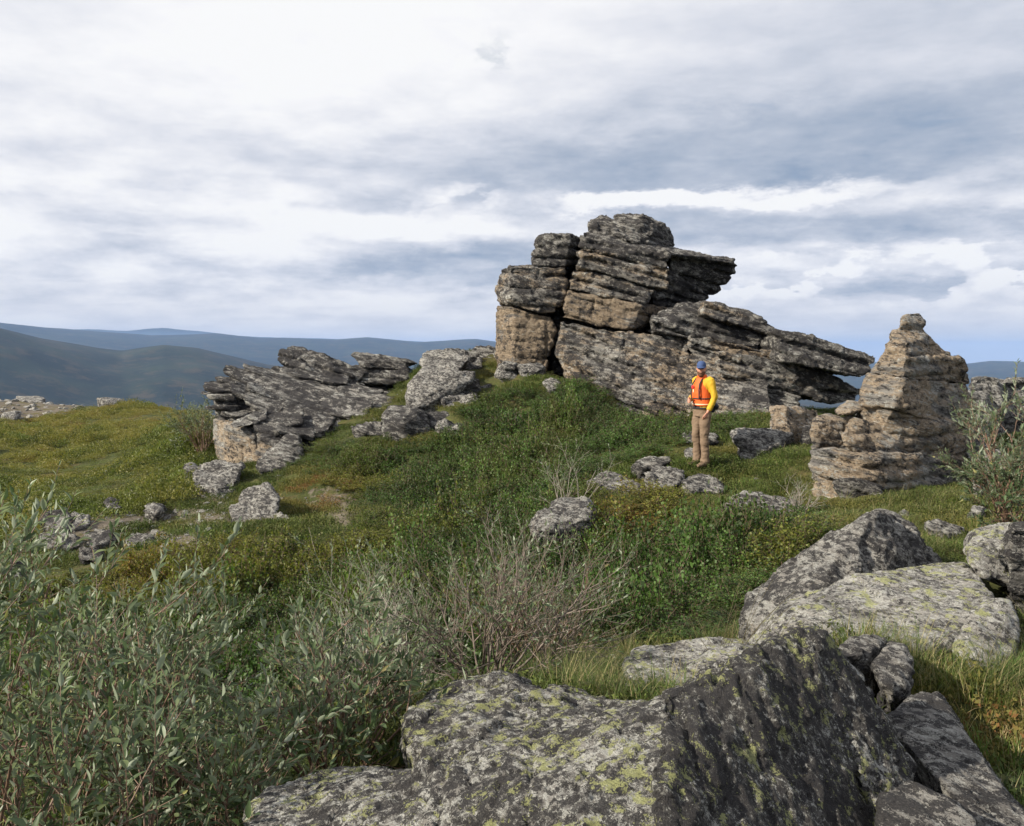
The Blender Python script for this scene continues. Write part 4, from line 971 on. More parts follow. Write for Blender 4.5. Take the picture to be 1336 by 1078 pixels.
# ------------------------------------------------------------------ foliage materials
def leaf_mat(name, top, yellow, orange, trans=0.35, rough=0.55, under=None, spread=0.5, inst=True):
    m, nt, out = new_mat(name)
    gi = nt.new('ShaderNodeNewGeometry')
    isl = gi.outputs['Random Per Island']
    oi = nt.new('ShaderNodeObjectInfo').outputs['Random']
    pos = gi.outputs['Position']
    pn = nt.noise(pos, 0.45, 4, 0.6)
    c = nt.mix(nt.step(nt.math('ADD', nt.math('MULTIPLY', isl, 0.45), nt.math('MULTIPLY', oi, 0.55)), 0.2, 1.0), tuple(x * (1 - spread) for x in top), tuple(x * (1 + spread) for x in top))
    c = nt.mix(nt.math('MULTIPLY', nt.step(pn, 0.48, 0.66), 0.36), c, yellow)
    if inst:
        tint = nt.new('ShaderNodeAttribute', attribute_name='tint', attribute_type='INSTANCER').outputs['Fac']
        tt = nt.math('ADD', tint, nt.math('MULTIPLY', nt.math('SUBTRACT', isl, 0.5), 0.5))
        c = nt.mix(nt.step(tt, 0.15, 0.7), c, yellow)
        c = nt.mix(nt.step(tt, 0.75, 1.25), c, orange)
    else:
        c = nt.mix(nt.step(isl, 0.93, 0.97), c, orange)
    if under:
        c = nt.mix(gi.outputs['Backfacing'], c, under)
    d = nt.new('ShaderNodeBsdfPrincipled'); nt.put(d.inputs['Base Color'], c)
    d.inputs['Roughness'].default_value = rough; d.inputs['Specular IOR Level'].default_value = 0.35
    tr = nt.new('ShaderNodeBsdfTranslucent'); nt.put(tr.inputs[0], nt.mix(0.5, c, nt.vmath('MULTIPLY', c, (1.3, 1.5, 0.5))))
    mx = nt.new('ShaderNodeMixShader'); mx.inputs[0].default_value = trans
    nt.link(d.outputs[0], mx.inputs[1]); nt.link(tr.outputs[0], mx.inputs[2]); nt.link(mx.outputs[0], out.inputs[0])
    return m
M_BIRCH = leaf_mat('dwarf_birch_leaf', (0.056, 0.108, 0.024), (0.150, 0.160, 0.028), (0.20, 0.095, 0.025), spread=.62)
M_HEATH = leaf_mat('heath_leaf', (0.095, 0.125, 0.028), (0.20, 0.185, 0.048), (0.16, 0.08, 0.03))
M_GRASS = leaf_mat('grass_blade', (0.080, 0.130, 0.028), (0.17, 0.175, 0.055), (0.22, 0.14, 0.05), trans=0.4, rough=0.5)
M_STRAW = leaf_mat('dry_grass_blade', (0.24, 0.21, 0.10), (0.34, 0.28, 0.15), (0.30, 0.17, 0.07), trans=0.3)
M_MOSS = leaf_mat('moss', (0.065, 0.090, 0.02), (0.125, 0.115, 0.03), (0.14, 0.06, 0.022), trans=0.15, rough=0.9)
M_WILLOW = leaf_mat('willow_leaf', (0.080, 0.120, 0.055), (0.13, 0.17, 0.09), (0.26, 0.25, 0.10), trans=0.3, rough=0.42, under=(0.25, 0.29, 0.22), spread=0.35, inst=False)
def bark_mat(name, a, b_):
    m, nt, out = new_mat(name)
    pos = nt.new('ShaderNodeTexCoord').outputs['Object']
    c = nt.mix(nt.step(nt.noise(pos, 30, 4, 0.7), 0.35, 0.65), a, b_)
    c = nt.mix(nt.math('MULTIPLY', nt.new('ShaderNodeNewGeometry').outputs['Random Per Island'], 0.5), c, tuple(x * 1.7 for x in b_))
    d = nt.new('ShaderNodeBsdfPrincipled'); nt.put(d.inputs['Base Color'], c); d.inputs['Roughness'].default_value = 0.6
    nt.link(d.outputs[0], out.inputs[0])
    return m
M_TWIG = bark_mat('twig_bark', (0.05, 0.033, 0.025), (0.13, 0.085, 0.06))
M_WBARK = bark_mat('willow_bark', (0.055, 0.034, 0.026), (0.155, 0.095, 0.065))
M_DBARK = bark_mat('brown_willow_bark', (0.050, 0.040, 0.034), (0.135, 0.108, 0.090))
M_GBARK = bark_mat('grey_willow_bark', (0.10, 0.085, 0.075), (0.22, 0.195, 0.17))

# ------------------------------------------------------------------ clump prototypes (scattered below as one mass each)
def rand_dir(n, r_, up=0.3):
    v = r_.normal(size=(n, 3)); v[:, 2] = v[:, 2] * 0.7 + up
    return v / np.linalg.norm(v, axis=1)[:, None]
def leaves_geo(P, D, N, L, Wd):
    """little folded leaves at P, pointing D, facing N: 4-corner faces"""
    D = D / np.linalg.norm(D, axis=1)[:, None]
    S = np.cross(N, D); S /= np.linalg.norm(S, axis=1)[:, None] + 1e-9
    U = np.cross(D, S)
    L = np.broadcast_to(L, (len(P),))[:, None]; Wd = np.broadcast_to(Wd, (len(P),))[:, None]
    a = P; b_ = P + D * L * .5 + S * Wd * .5 + U * Wd * .18; c_ = P + D * L; d = P + D * L * .5 - S * Wd * .5 + U * Wd * .18
    V = np.stack([a, b_, c_, d], 1).reshape(-1, 3)
    Fq = np.arange(len(V)).reshape(-1, 4)
    return V, Fq
def tube_geo(paths, radii, sides=3):
    """paths: list of (k,3) arrays; radii: list of (k,) arrays -> verts, quads"""
    VV, FF, base = [], [], 0
    for p, r_ in zip(paths, radii):
        k = len(p)
        t_ = np.gradient(p, axis=0); t_ /= np.linalg.norm(t_, axis=1)[:, None] + 1e-9
        ref = np.array([0.31, 0.17, 0.93]) if abs(t_[0, 2]) < 0.9 else np.array([1.0, 0.2, 0.1])
        s_ = np.cross(t_, ref); s_ /= np.linalg.norm(s_, axis=1)[:, None] + 1e-9
        u_ = np.cross(t_, s_)
        an = np.arange(sides) * 2 * np.pi / sides
        ring = p[:, None] + r_[:, None, None] * (np.cos(an)[None, :, None] * s_[:, None] + np.sin(an)[None, :, None] * u_[:, None])
        VV.append(ring.reshape(-1, 3))
        i_ = np.arange(k - 1)[:, None] * sides + np.arange(sides)[None]
        j_ = np.arange(k - 1)[:, None] * sides + (np.arange(sides)[None] + 1) % sides
        FF.append((np.stack([i_, j_, j_ + sides, i_ + sides], -1).reshape(-1, 4)) + base)
        base += k * sides
    return np.concatenate(VV), np.concatenate(FF)
def proto(name, parts):
    """parts: list of (verts, quads, material)"""
    V = np.concatenate([p[0] for p in parts]); off = 0; Fs = []; mi = []
    for k, (v, f, m) in enumerate(parts):
        Fs.append(f + off); off += len(v); mi += [k] * len(f)
    Fs = np.concatenate(Fs)
    me = bpy.data.meshes.new(name)
    me.vertices.add(len(V)); me.vertices.foreach_set('co', V.astype(np.float32).ravel())
    me.loops.add(Fs.size); me.loops.foreach_set('vertex_index', Fs.astype(np.int32).ravel())
    me.polygons.add(len(Fs)); me.polygons.foreach_set('loop_start', np.arange(0, Fs.size, 4, dtype=np.int32))
    me.polygons.foreach_set('material_index', np.array(mi, dtype=np.int32))
    me.update(calc_edges=True)
    for _, _, m in parts: me.materials.append(m)
    return bpy.data.objects.new(name, me)
def birch_clump(s):
    r_ = np.random.default_rng(s)
    paths, rad, P, D = [], [], [], []
    for k in range(14):
        a = r_.uniform(0, 6.283); lean = r_.uniform(.1, 1.25)
        d = np.array([math.cos(a) * lean, math.sin(a) * lean, 1]); d /= np.linalg.norm(d)
        L = r_.uniform(.26, .50) * (1 - .25 * lean)
        st = np.array([math.cos(a), math.sin(a), 0]) * r_.uniform(0, .07) - np.array([0, 0, .05])
        tt = np.linspace(0, 1, 5)[:, None]
        p = st + d * tt * L + np.array([math.cos(a), math.sin(a), .2]) * (tt ** 2) * .05 + r_.normal(0, .008, (5, 3)) * tt
        paths.append(p); rad.append(np.linspace(.0035, .0012, 5))
        for q in range(4):
            t0 = r_.uniform(.3, .85); b0 = p[0] + (p[-1] - p[0]) * t0
            dd = d + r_.normal(0, .6, 3); dd /= np.linalg.norm(dd); l2 = r_.uniform(.06, .14)
            p2 = b0 + dd * np.linspace(0, 1, 3)[:, None] * l2
            paths.append(p2); rad.append(np.linspace(.002, .001, 3))
            for tq in np.linspace(.1, 1, 6):
                P.append(b0 + dd * l2 * tq); D.append(dd)
        for tq in np.linspace(.35, 1, 10):
            P.append(p[0] + (p[-1] - p[0]) * tq + r_.normal(0, .006, 3)); D.append(d)
    P = np.array(P); P = P + r_.normal(0, .012, P.shape); D = np.array(D) * .3 + r_.normal(0, .8, (len(P), 3)); D[:, 2] += .1
    N = rand_dir(len(P), r_, .8)
    lv = leaves_geo(P, D, N, r_.uniform(.022, .034, len(P)), r_.uniform(.019, .028, len(P)))
    return proto('birch_clump', [(lv[0], lv[1], M_BIRCH), (*tube_geo(paths, rad), M_TWIG)])
def heath_clump(s):
    r_ = np.random.default_rng(s + 50)
    n = 330
    a = r_.uniform(0, 6.283, n); q = np.sqrt(r_.uniform(0, 1, n)) * .30
    top = .17 * (1 - (q / .32) ** 2) * (1 + .3 * np.sin(a * 3 + s)) + .01
    P = np.stack([np.cos(a) * q, np.sin(a) * q, top * r_.uniform(.2, 1.1, n)], 1)
    D = rand_dir(n, r_, .8)
    lv = leaves_geo(P, D, rand_dir(n, r_, .5), r_.uniform(.03, .055, n), r_.uniform(.012, .024, n))
    return proto('heath_clump', [(lv[0], lv[1], M_HEATH)])
def blades(n, r_, R, h, wd, bend, mat):
    V, Fq = [], []
    a = r_.uniform(0, 6.283, n); q = np.sqrt(r_.uniform(0, 1, n)) * R
    B = np.stack([np.cos(a) * q, np.sin(a) * q, np.full(n, -.02)], 1)
    az_ = a + r_.normal(0, .9, n)
    out_ = np.stack([np.cos(az_), np.sin(az_), 0 * az_], 1)
    H = r_.uniform(h * .5, h, n); bd = r_.uniform(.1, bend, n) * H
    side = np.stack([-np.sin(az_), np.cos(az_), 0 * az_], 1)
    T = [0, .35, .7, 1.0]; wk = [1, .85, .55, .08]
    rings = []
    for t_, k in zip(T, wk):
        c_ = B + np.array([0, 0, 1]) * (H * (t_ - .18 * bend * t_ ** 2))[:, None] + out_ * (bd * t_ ** 2 + .1 * H * t_)[:, None]
        rings.append(np.stack([c_ - side * wd * .5 * k, c_ + side * wd * .5 * k], 1))
    R_ = np.stack(rings, 1)     # n,4,2,3
    V = R_.reshape(-1, 3)
    i0 = np.arange(n)[:, None] * 8 + np.arange(3)[None] * 2
    Fq = np.stack([i0, i0 + 1, i0 + 3, i0 + 2], -1).reshape(-1, 4)
    return V, Fq, mat
def grass_tuft(s, h=.26, n=46, R=.07, wd=.0035, dry=.35, bend=.9):
    r_ = np.random.default_rng(s + 90)
    return proto('grass_tuft', [blades(int(n * (1 - dry)), r_, R, h, wd, bend, M_GRASS), blades(int(n * dry) + 1, r_, R, h * 1.1, wd * .8, bend * 1.2, M_STRAW)])
def turf_clump(s):
    r_ = np.random.default_rng(s + 130)
    n = 160
    a = r_.uniform(0, 6.283, n); q = np.sqrt(r_.uniform(0, 1, n)) * .16
    P = np.stack([np.cos(a) * q, np.sin(a) * q, r_.uniform(-.01, .035, n)], 1)
    lv = leaves_geo(P, rand_dir(n, r_, .6), rand_dir(n, r_, .5), r_.uniform(.014, .028, n), r_.uniform(.007, .013, n))
    return proto('turf_clump', [(lv[0], lv[1], M_MOSS), blades(70, r_, .17, .085, .004, .8, M_GRASS), blades(14, r_, .17, .11, .003, .9, M_STRAW)])

def scatter(name, pts, rot, scl, tint, protos):
    """one object: every point carries one of the clumps"""
    sc_ = bpy.data.collections.new(name + '_source')
    for p in protos: sc_.objects.link(p)
    me = bpy.data.meshes.new(name)
    n = len(pts)
    me.vertices.add(n); me.vertices.foreach_set('co', pts.astype(np.float32).ravel())
    a = me.attributes.new('rot', 'FLOAT_VECTOR', 'POINT'); a.data.foreach_set('vector', rot.astype(np.float32).ravel())
    a = me.attributes.new('scl', 'FLOAT_VECTOR', 'POINT'); a.data.foreach_set('vector', scl.astype(np.float32).ravel())
    a = me.attributes.new('idx', 'INT', 'POINT'); a.data.foreach_set('value', rng.integers(0, len(protos), n).astype(np.int32))
    a = me.attributes.new('tint', 'FLOAT', 'POINT'); a.data.foreach_set('value', tint.astype(np.float32))
    o = bpy.data.objects.new(name, me); COL.objects.link(o); tag(o, kind='stuff')
    ng = bpy.data.node_groups.new(name, 'GeometryNodeTree')
    ng.interface.new_socket('Geometry', in_out='INPUT', socket_type='NodeSocketGeometry')
    ng.interface.new_socket('Geometry', in_out='OUTPUT', socket_type='NodeSocketGeometry')
    N = ng.nodes.new; Lk = ng.links.new
    gi, go = N('NodeGroupInput'), N('NodeGroupOutput')
    ci = N('GeometryNodeCollectionInfo'); ci.inputs['Collection'].default_value = sc_
    ci.inputs['Separate Children'].default_value = True; ci.inputs['Reset Children'].default_value = True
    ip = N('GeometryNodeInstanceOnPoints')
    def at(nm, dt):
        q = N('GeometryNodeInputNamedAttribute'); q.data_type = dt; q.inputs['Name'].default_value = nm
        return q.outputs[0]
    Lk(gi.outputs[0], ip.inputs['Points']); Lk(ci.outputs[0], ip.inputs['Instance'])
    ip.inputs['Pick Instance'].default_value = True
    Lk(at('idx', 'INT'), ip.inputs['Instance Index'])
    e2 = N('FunctionNodeEulerToRotation'); Lk(at('rot', 'FLOAT_VECTOR'), e2.inputs[0]); Lk(e2.outputs[0], ip.inputs['Rotation'])
    Lk(at('scl', 'FLOAT_VECTOR'), ip.inputs['Scale']); Lk(ip.outputs[0], go.inputs[0])
    md = o.modifiers.new('scatter', 'NODES'); md.node_group = ng
    return o
def spread(n_per_m2, box, keep, seed):
    r_ = np.random.default_rng(seed)
    x0, x1, y0, y1 = box
    n = int(n_per_m2 * (x1 - x0) * (y1 - y0))
    xy = np.stack([r_.uniform(x0, x1, n), r_.uniform(y0, y1, n)], 1)
    th = np.abs(np.arctan2(xy[:, 0], xy[:, 1]))
    xy = xy[th < 0.74]
    return xy[keep(xy)]
def place(xy, r_, smin, smax, flat=0.25, sink=0.0, hvar=0.0):
    z = height(xy[:, 0], xy[:, 1]) - sink
    n = len(xy)
    rot = np.stack([r_.normal(0, flat * .4, n), r_.normal(0, flat * .4, n), r_.uniform(0, 6.283, n)], 1)
    s = r_.uniform(smin, smax, n)
    sz = s * (1 + hvar * perlin(np.stack([xy[:, 0] * .9, xy[:, 1] * .9, np.full(n, 3.3)], 1)))
    return np.stack([xy[:, 0], xy[:, 1], z], 1), rot, np.stack([s, s, sz], 1)
def zone(px): return poly_xy(px)
R_ = np.random.default_rng(5)

sb = SHRUB
xmin, ymin = sb.min(0); xmax, ymax = sb.max(0)

def shrub_keep(xy):
    sd = poly_sd(xy, SHRUB)
    edge = 0.35 * perlin(np.stack([xy[:, 0] * 1.3, xy[:, 1] * 1.3, np.zeros(len(xy))], 1))
    return (sd + edge < 0.05) & off_rocks(xy, .10)
xy = spread(24, (xmin, xmax, max(ymin, 2.2), ymax), shrub_keep, 21)
pts, rot, scl = place(xy, R_, .7, 1.2, hvar=.95)
scl[:, 2] = np.maximum(scl[:, 2], .35)
sd = poly_sd(xy, SHRUB)
scl[:, 2] *= 0.45 + 0.62 * sstep(-sd, 0.0, 1.0)
scl[:, 2] *= np.where(xy[:, 1] < 9.5, 1.15, 1.0)
# autumn tints: an orange clump by the right rock, a yellowish lower slope on the left
def tint_of(xy, zones, noise=.25, base=0.0):
    t_ = base + noise * 2 * perlin(np.stack([xy[:, 0] * .8, xy[:, 1] * .8, np.full(len(xy), 8.1)], 1))
    for (px, py, rad, amp) in zones:
        c_ = hit(px, py)
        t_ = t_ + amp * np.exp(-((xy[:, 0] - c_.x) ** 2 + (xy[:, 1] - c_.y) ** 2) / rad ** 2)
    return t_
tn = tint_of(xy, [(845,668,.8,1.05),(810,700,.5,.7),(300,745,2.2,.45),(470,730,1.5,.25),(180,760,1.6,.45),(900,560,1.0,.2),(1010,735,.4,.5),(440,640,1.2,.7)])
birches = [birch_clump(k) for k in range(8)]
big_ = R_.uniform(size=len(pts)) < .07
scl[big_] *= np.array([1.35, 1.35, 1.55])
scatter('shrubbery', pts, rot, scl, tn, birches)

# heath on the left meadow, thinning into turf
med = zone([(-300,700),(0,720),(60,700),(200,665),(300,640),(262,600),(275,560),(262,537),(160,531),(0,528),(-300,540)])
def med_keep(xy):
    return (inside(xy, med)) & off_rocks(xy, .15)
xa = spread(9, (-22, 0, 13, 30), med_keep, 31)
xb = spread(4.0, (-52, -6, 30, 74), lambda q: inside(q, med) & off_rocks(q, .2) & ~inside(q, BARE_P[2]), 32)
xy = np.concatenate([xa, xb])
pts, rot, scl = place(xy, R_, 1.0, 1.7, flat=.3, hvar=.6)
hum = perlin(np.stack([xy[:, 0] * .30, xy[:, 1] * .22, np.full(len(xy), 1.1)], 1))
scl[:, 2] *= np.clip(.85 + 1.5 * hum, .25, 2.0)
tn = tint_of(xy, [(60,560,20,.25),(150,545,20,.3)], .35, .22 ) - .5 * np.clip(hum, 0, 1)
heaths = [heath_clump(k) for k in range(6)]
scatter('heath_vegetation', pts, rot, scl, tn, heaths)

# turf everywhere else in view that is neither shrub nor bare
def turf_keep(xy):
    z_ = poly_sd(xy, SHRUB) > -0.25
    k = z_ & np.where(xy[:, 1] < 5, off_rocks(xy, -.14), off_rocks(xy, .02))
    for bp in BARE_P[:2]:
        kk = inside(xy, bp)
        k &= ~(kk & (perlin(np.stack([xy[:, 0] * 1.5, xy[:, 1] * 1.5, np.full(len(xy), 4.4)], 1)) < -.06))
    return k
xa = spread(42, (-3.5, 11, 1.2, 15), turf_keep, 41)
xb = spread(22, (-11, 9, 13, 26.5), lambda q: turf_keep(q) & ~inside(q, med), 42)
xy = np.concatenate([xa, xb])
pts, rot, scl = place(xy, R_, .8, 1.4, hvar=.7)
scl *= np.where(xy[:, 1] > 13, 1.35, 1.0)[:, None]
tn = tint_of(xy, [(940,590,1.4,.5),(1300,950,.45,.8),(1210,690,1.2,.15),(430,630,1.5,.9),(700,880,1.0,.3),(500,640,2.,.4),(620,500,2,.3),(1240,660,1.3,.25)], .35, .05)
turfs = [turf_clump(k) for k in range(6)]
scatter('turf_vegetation', pts, rot, scl, tn, turfs)

# long tufts
def tufts(polys, dens, seed):
    out_ = []
    for q, d in zip(polys, dens):
        P_ = zone(q)
        a, b_ = P_.min(0), P_.max(0)
        out_.append(spread(d, (a[0], b_[0], a[1], b_[1]), lambda s: inside(s, P_) & off_rocks(s, -.02), seed)); seed += 1
    return np.concatenate(out_)
GR = [
 [(1190,860),(1250,850),(1340,800),(1400,860),(1400,1000),(1330,960),(1280,940),(1220,905)],
 [(1040,800),(1130,790),(1200,870),(1180,930),(1110,880),(1060,850)],
 [(690,880),(830,855),(900,892),(1000,880),(1000,910),(840,930),(720,905)],
 [(930,840),(1020,800),(1060,830),(1000,860),(900,850)],
 [(1290,770),(1400,770),(1400,830),(1320,820)],
 [(1100,660),(1250,640),(1290,700),(1240,740),(1160,700)],
 [(1190,720),(1260,700),(1240,735),(1220,740)],
 [(640,505),(700,500),(740,510),(660,530)],
]
xy = tufts(GR, [70, 90, 80, 120, 60, 9, 25, 10], 61)
pts, rot, scl = place(xy, R_, .55, 1.15, flat=.3, hvar=.3)
tn = tint_of(xy, [(1300,950,.4,.3),(760,890,.8,.35)], .3, .05)
scatter('grass', pts, rot, scl, tn, [grass_tuft(k) for k in range(7)])

# broken stone lying on the bare ground and here and there in the turf
M_RUB = rock_mat('rubble_stone', 5.0, tan=0.2, dark=0.6, pale=0.8, lum=1.0)
def stone(s):
    r_ = np.random.default_rng(s + 300)
    bm = bmesh.new()
    for p in r_.normal(size=(13, 3)):
        p = p / np.linalg.norm(p) * r_.uniform(.75, 1.1)
        bm.verts.new((p[0], p[1] * .8, p[2] * .45))
    bmesh.ops.convex_hull(bm, input=list(bm.verts))
    bmesh.ops.bevel(bm, geom=list(bm.edges), offset=.05, segments=1, affect='EDGES')
    me = bpy.data.meshes.new('stone'); bm.to_mesh(me); bm.free(); me.materials.append(M_RUB)
    return bpy.data.objects.new('stone', me)
def bare_keep(k): return lambda q: inside(q, BARE_P[k]) & off_rocks(q, 0)
def bx(P_): a, b_ = P_.min(0), P_.max(0); return (a[0], b_[0], a[1], b_[1])
x0_ = spread(14, bx(BARE_P[0]), bare_keep(0), 81)
x1_ = spread(16, bx(BARE_P[1]), bare_keep(1), 82)
x2_ = spread(1.6, bx(BARE_P[2]), bare_keep(2), 83)
x3_ = spread(.8, (1.5, 9, 4, 15), turf_keep, 84)
x4_ = spread(2.2, (-9, -2, 16, 24), turf_keep, 85)
xy = np.concatenate([x0_, x1_, x2_, x3_, x4_])
pts, rot, scl = place(xy, R_, .02, .06, flat=.6)
mult = np.concatenate([np.full(len(x0_), .8), R_.uniform(.8, 3.0, len(x1_)), R_.uniform(3, 9, len(x2_)), np.full(len(x3_), 1.3), R_.uniform(.8, 2.6, len(x4_))])
scl *= (mult * R_.uniform(.6, 1.3, len(mult)))[:, None]
scatter('rubble', pts, rot, scl, np.zeros(len(pts)), [stone(k) for k in range(7)])
# ------------------------------------------------------------------ willows
CAMP = np.array([0, 0, EYE])
def leaf_mesh(name, Lr=1.0, wd=.26, curl=.18, fold=.12):
    """a narrow willow leaf, folded along its midrib and curling back"""
    xs = [0, .12, .35, .62, .85, 1.0]; wk = [.06, .55, 1.0, .85, .42, 0.02]
    V = []
    for x, k in zip(xs, wk):
        z = -curl * x * x
        V += [(x * Lr, -wd * .5 * k, z + fold * wd * k), (x * Lr, 0, z), (x * Lr, wd * .5 * k, z + fold * wd * k)]
    V = np.array(V)
    Fq = []
    for i in range(5):
        a = i * 3
        Fq += [(a, a + 3, a + 4, a + 1), (a + 1, a + 4, a + 5, a + 2)]
    return V, np.array(Fq)
LEAFV = [leaf_mesh('leaf', 1, w_, c_, f_) for w_, c_, f_ in [(.36, .15, .25), (.31, .3, .3), (.42, .05, .35), (.34, -.1, .25)]]
LEAF_ME = []
for v_, f_ in LEAFV:
    me = bpy.data.meshes.new('leaf')
    me.from_pydata([tuple(q) for q in v_], [], [tuple(int(z) for z in q) for q in f_]); me.update()
    me.polygons.foreach_set('use_smooth', np.ones(len(me.polygons), dtype=bool))
    me.materials.append(M_WILLOW); LEAF_ME.append(me)

def grow(r_, p0, d0, L, rad, depth, curve, segs, twigs, leaves, bare, spec):
    """one shoot: a curved tapering path, side shoots, and leaves near the tips"""
    n = max(3, int(segs))
    p = [np.array(p0, float)]; d = np.array(d0, float); d /= np.linalg.norm(d)
    step_ = L / n
    for i in range(n):
        d = d + r_.normal(0, spec['wiggle'], 3) + np.array([0, 0, curve]) * (i / n)
        d /= np.linalg.norm(d)
        p.append(p[-1] + d * step_)
    p = np.array(p)
    twigs.append((p, np.linspace(rad, rad * (.42 if depth < spec['depth'] else .3), n + 1)))
    if depth < spec['depth']:
        k = r_.integers(*spec['kids'][depth])
        for _ in range(k):
            t_ = r_.uniform(spec.get('fork', .35), 1.0); q = t_ * n; i = min(int(q), n - 1)
            b0 = p[i] + (p[i + 1] - p[i]) * (q - i)
            dl = (p[i + 1] - p[i]); dl /= np.linalg.norm(dl)
            s_ = r_.normal(0, 1, 3); s_ -= dl * (s_ @ dl); s_ /= np.linalg.norm(s_)
            a = r_.uniform(.35, .85) * spec.get('open', 1.0)
            dd = dl * math.cos(a) + s_ * math.sin(a)
            grow(r_, b0, dd, L * r_.uniform(*spec['ratio']), rad * .55 * (1 - .35 * t_), depth + 1, curve + .03, max(3, segs * .7), twigs, leaves, bare, spec)
    if depth >= spec['depth'] - 1 and r_.uniform() > bare:
        t0 = .25 if depth == spec['depth'] else .6
        m = max(3, int(L * (1 - t0) / spec['gap']))
        for q in np.linspace(t0, 1.0, m):
            u = q * n; i = min(int(u), n - 1)
            b0 = p[i] + (p[i + 1] - p[i]) * (u - i)
            dl = p[i + 1] - p[i]; dl /= np.linalg.norm(dl)
            s_ = r_.normal(0, 1, 3); s_ -= dl * (s_ @ dl); s_ /= np.linalg.norm(s_)
            a = r_.uniform(.35, .95) * (1 if q < .97 else .2)
            ld = dl * math.cos(a) + s_ * math.sin(a)
            nn = dl - ld * (dl @ ld) + np.array([0, 0, .25]) + r_.normal(0, .25, 3)
            leaves.append((b0, ld, nn, spec['leaf'] * r_.uniform(.45, 1.25) * (1 - .3 * (q > .9))))
def frames(P, D, N):
    D = D / np.linalg.norm(D, axis=1)[:, None]
    S = np.cross(N, D); S /= np.linalg.norm(S, axis=1)[:, None] + 1e-9
    return D, S, np.cross(D, S)
def willow(base, label, seed, stems, height_m, spread_, leaf=.045, gap=.019, bare=0.0, kids=((3, 6), (3, 6)), ratio=(.35, .6),
           bark=None, lean=(0, 0), depth=2, n_parts=220, rad=.009, aim=None, group=None, wiggle=.09, curve=.05, openk=1.0, top=None):
    r_ = np.random.default_rng(seed)
    base = Vector(base)
    if top is not None:      # surveyed dip of its highest shoots
        height_m = (W(668, top, base.y).z - base.z) / 1.12
    root = tag(empty('willow_shrub', base), label, 'shrub', group)
    spec = dict(depth=depth, kids=kids, ratio=ratio, gap=gap, leaf=leaf, wiggle=wiggle, open=openk)
    LV = []
    b0 = np.array(base)
    dirs = aim if aim is not None else [(r_.uniform(0, 6.283), r_.uniform(.1, 1) * spread_, r_.uniform(.65, 1.0)) for _ in range(stems)]
    for dd in dirs:
        if len(dd) == 3:
            a, ln, f_ = dd
            d = np.array([math.cos(a) * ln + lean[0], math.sin(a) * ln + lean[1], 1.0])
            st = b0 + np.array([math.cos(a), math.sin(a), 0]) * r_.uniform(0, .12) * min(1, height_m)
            L = height_m * f_
        else:           # a surveyed tip
            tip = np.array(dd[0]); L = np.linalg.norm(tip - b0) * .80; d = tip - b0 - np.array([0, 0, .22 * L]); st = b0 + r_.normal(0, .02, 3)
        st[2] -= .06
        tw, lv = [], []
        grow(r_, st, d, L, rad * (L / height_m) ** .5, 0, curve, 9, tw, lv, bare, spec)
        V, Fq = tube_geo([t[0] for t in tw], [np.maximum(t[1], .0009) for t in tw], 5)
        mesh_obj('stem', V, Fq, bark or M_WBARK, root, smooth=True)
        LV += lv
    if not LV: return root
    P = np.array([l[0] for l in LV]); D = np.array([l[1] for l in LV]); N = np.array([l[2] for l in LV]); S = np.array([l[3] for l in LV])
    D, Sd, U = frames(P, D, N)
    # the largest-looking leaves become parts, the rest one mass
    vis = S / np.linalg.norm(P - CAMP, axis=1)
    q = P - CAMP
    px = 668 + F * q[:, 0] / np.maximum(q[:, 1], .01)
    zc = (q[:, 2] * CP + 0) ; py = 539 - F * (q[:, 2] + q[:, 1] * math.tan(PITCH)) / np.maximum(q[:, 1], .01)
    ok = (q[:, 1] > .2) & (px > 0) & (px < 1336) & (py < 1078)
    vis = np.where(ok, vis, 0)
    order = np.argsort(-vis)
    parts = [i for i in order[:n_parts] if vis[i] * F > 6]
    rest = np.setdiff1d(np.arange(len(P)), parts)
    kk = r_.integers(0, 4, len(P))
    for i in parts:
        M = Matrix(((D[i, 0], Sd[i, 0], U[i, 0], P[i, 0] - b0[0]), (D[i, 1], Sd[i, 1], U[i, 1], P[i, 1] - b0[1]), (D[i, 2], Sd[i, 2], U[i, 2], P[i, 2] - b0[2]), (0, 0, 0, 1)))
        o = bpy.data.objects.new('leaf', LEAF_ME[kk[i]]); COL.objects.link(o); o.parent = root
        o.matrix_local = M @ Matrix.Scale(float(S[i]), 4)
    VV, FF, base_ = [], [], 0
    for t_ in range(4):
        idx = rest[kk[rest] == t_]
        if len(idx) == 0: continue
        lv, lf = LEAFV[t_]
        if np.median(np.linalg.norm(P[idx] - CAMP, axis=1)) > 4.5:      # small in view: a simpler leaf
            sel = [0, 6, 7, 8, 16]; lv2 = lv[[1, 6, 7, 8, 16]]; lf2 = np.array([(0, 1, 4, 2), (0, 2, 4, 3)])
        else:
            lv2, lf2 = lv, lf
        X = P[idx][:, None] + S[idx][:, None, None] * (lv2[None, :, 0:1] * D[idx][:, None] + lv2[None, :, 1:2] * Sd[idx][:, None] + lv2[None, :, 2:3] * U[idx][:, None])
        VV.append(X.reshape(-1, 3))
        FF.append((lf2[None] + (np.arange(len(idx)) * len(lv2))[:, None, None]).reshape(-1, 4) + base_)
        base_ += len(idx) * len(lv2)
    if VV:
        f = mesh_obj('foliage', np.concatenate(VV), np.concatenate(FF), M_WILLOW, root, smooth=True); tag(f, kind='stuff')
    return root
def gp(x, y, dz=0): return Vector((x, y, gz(x, y) + dz))

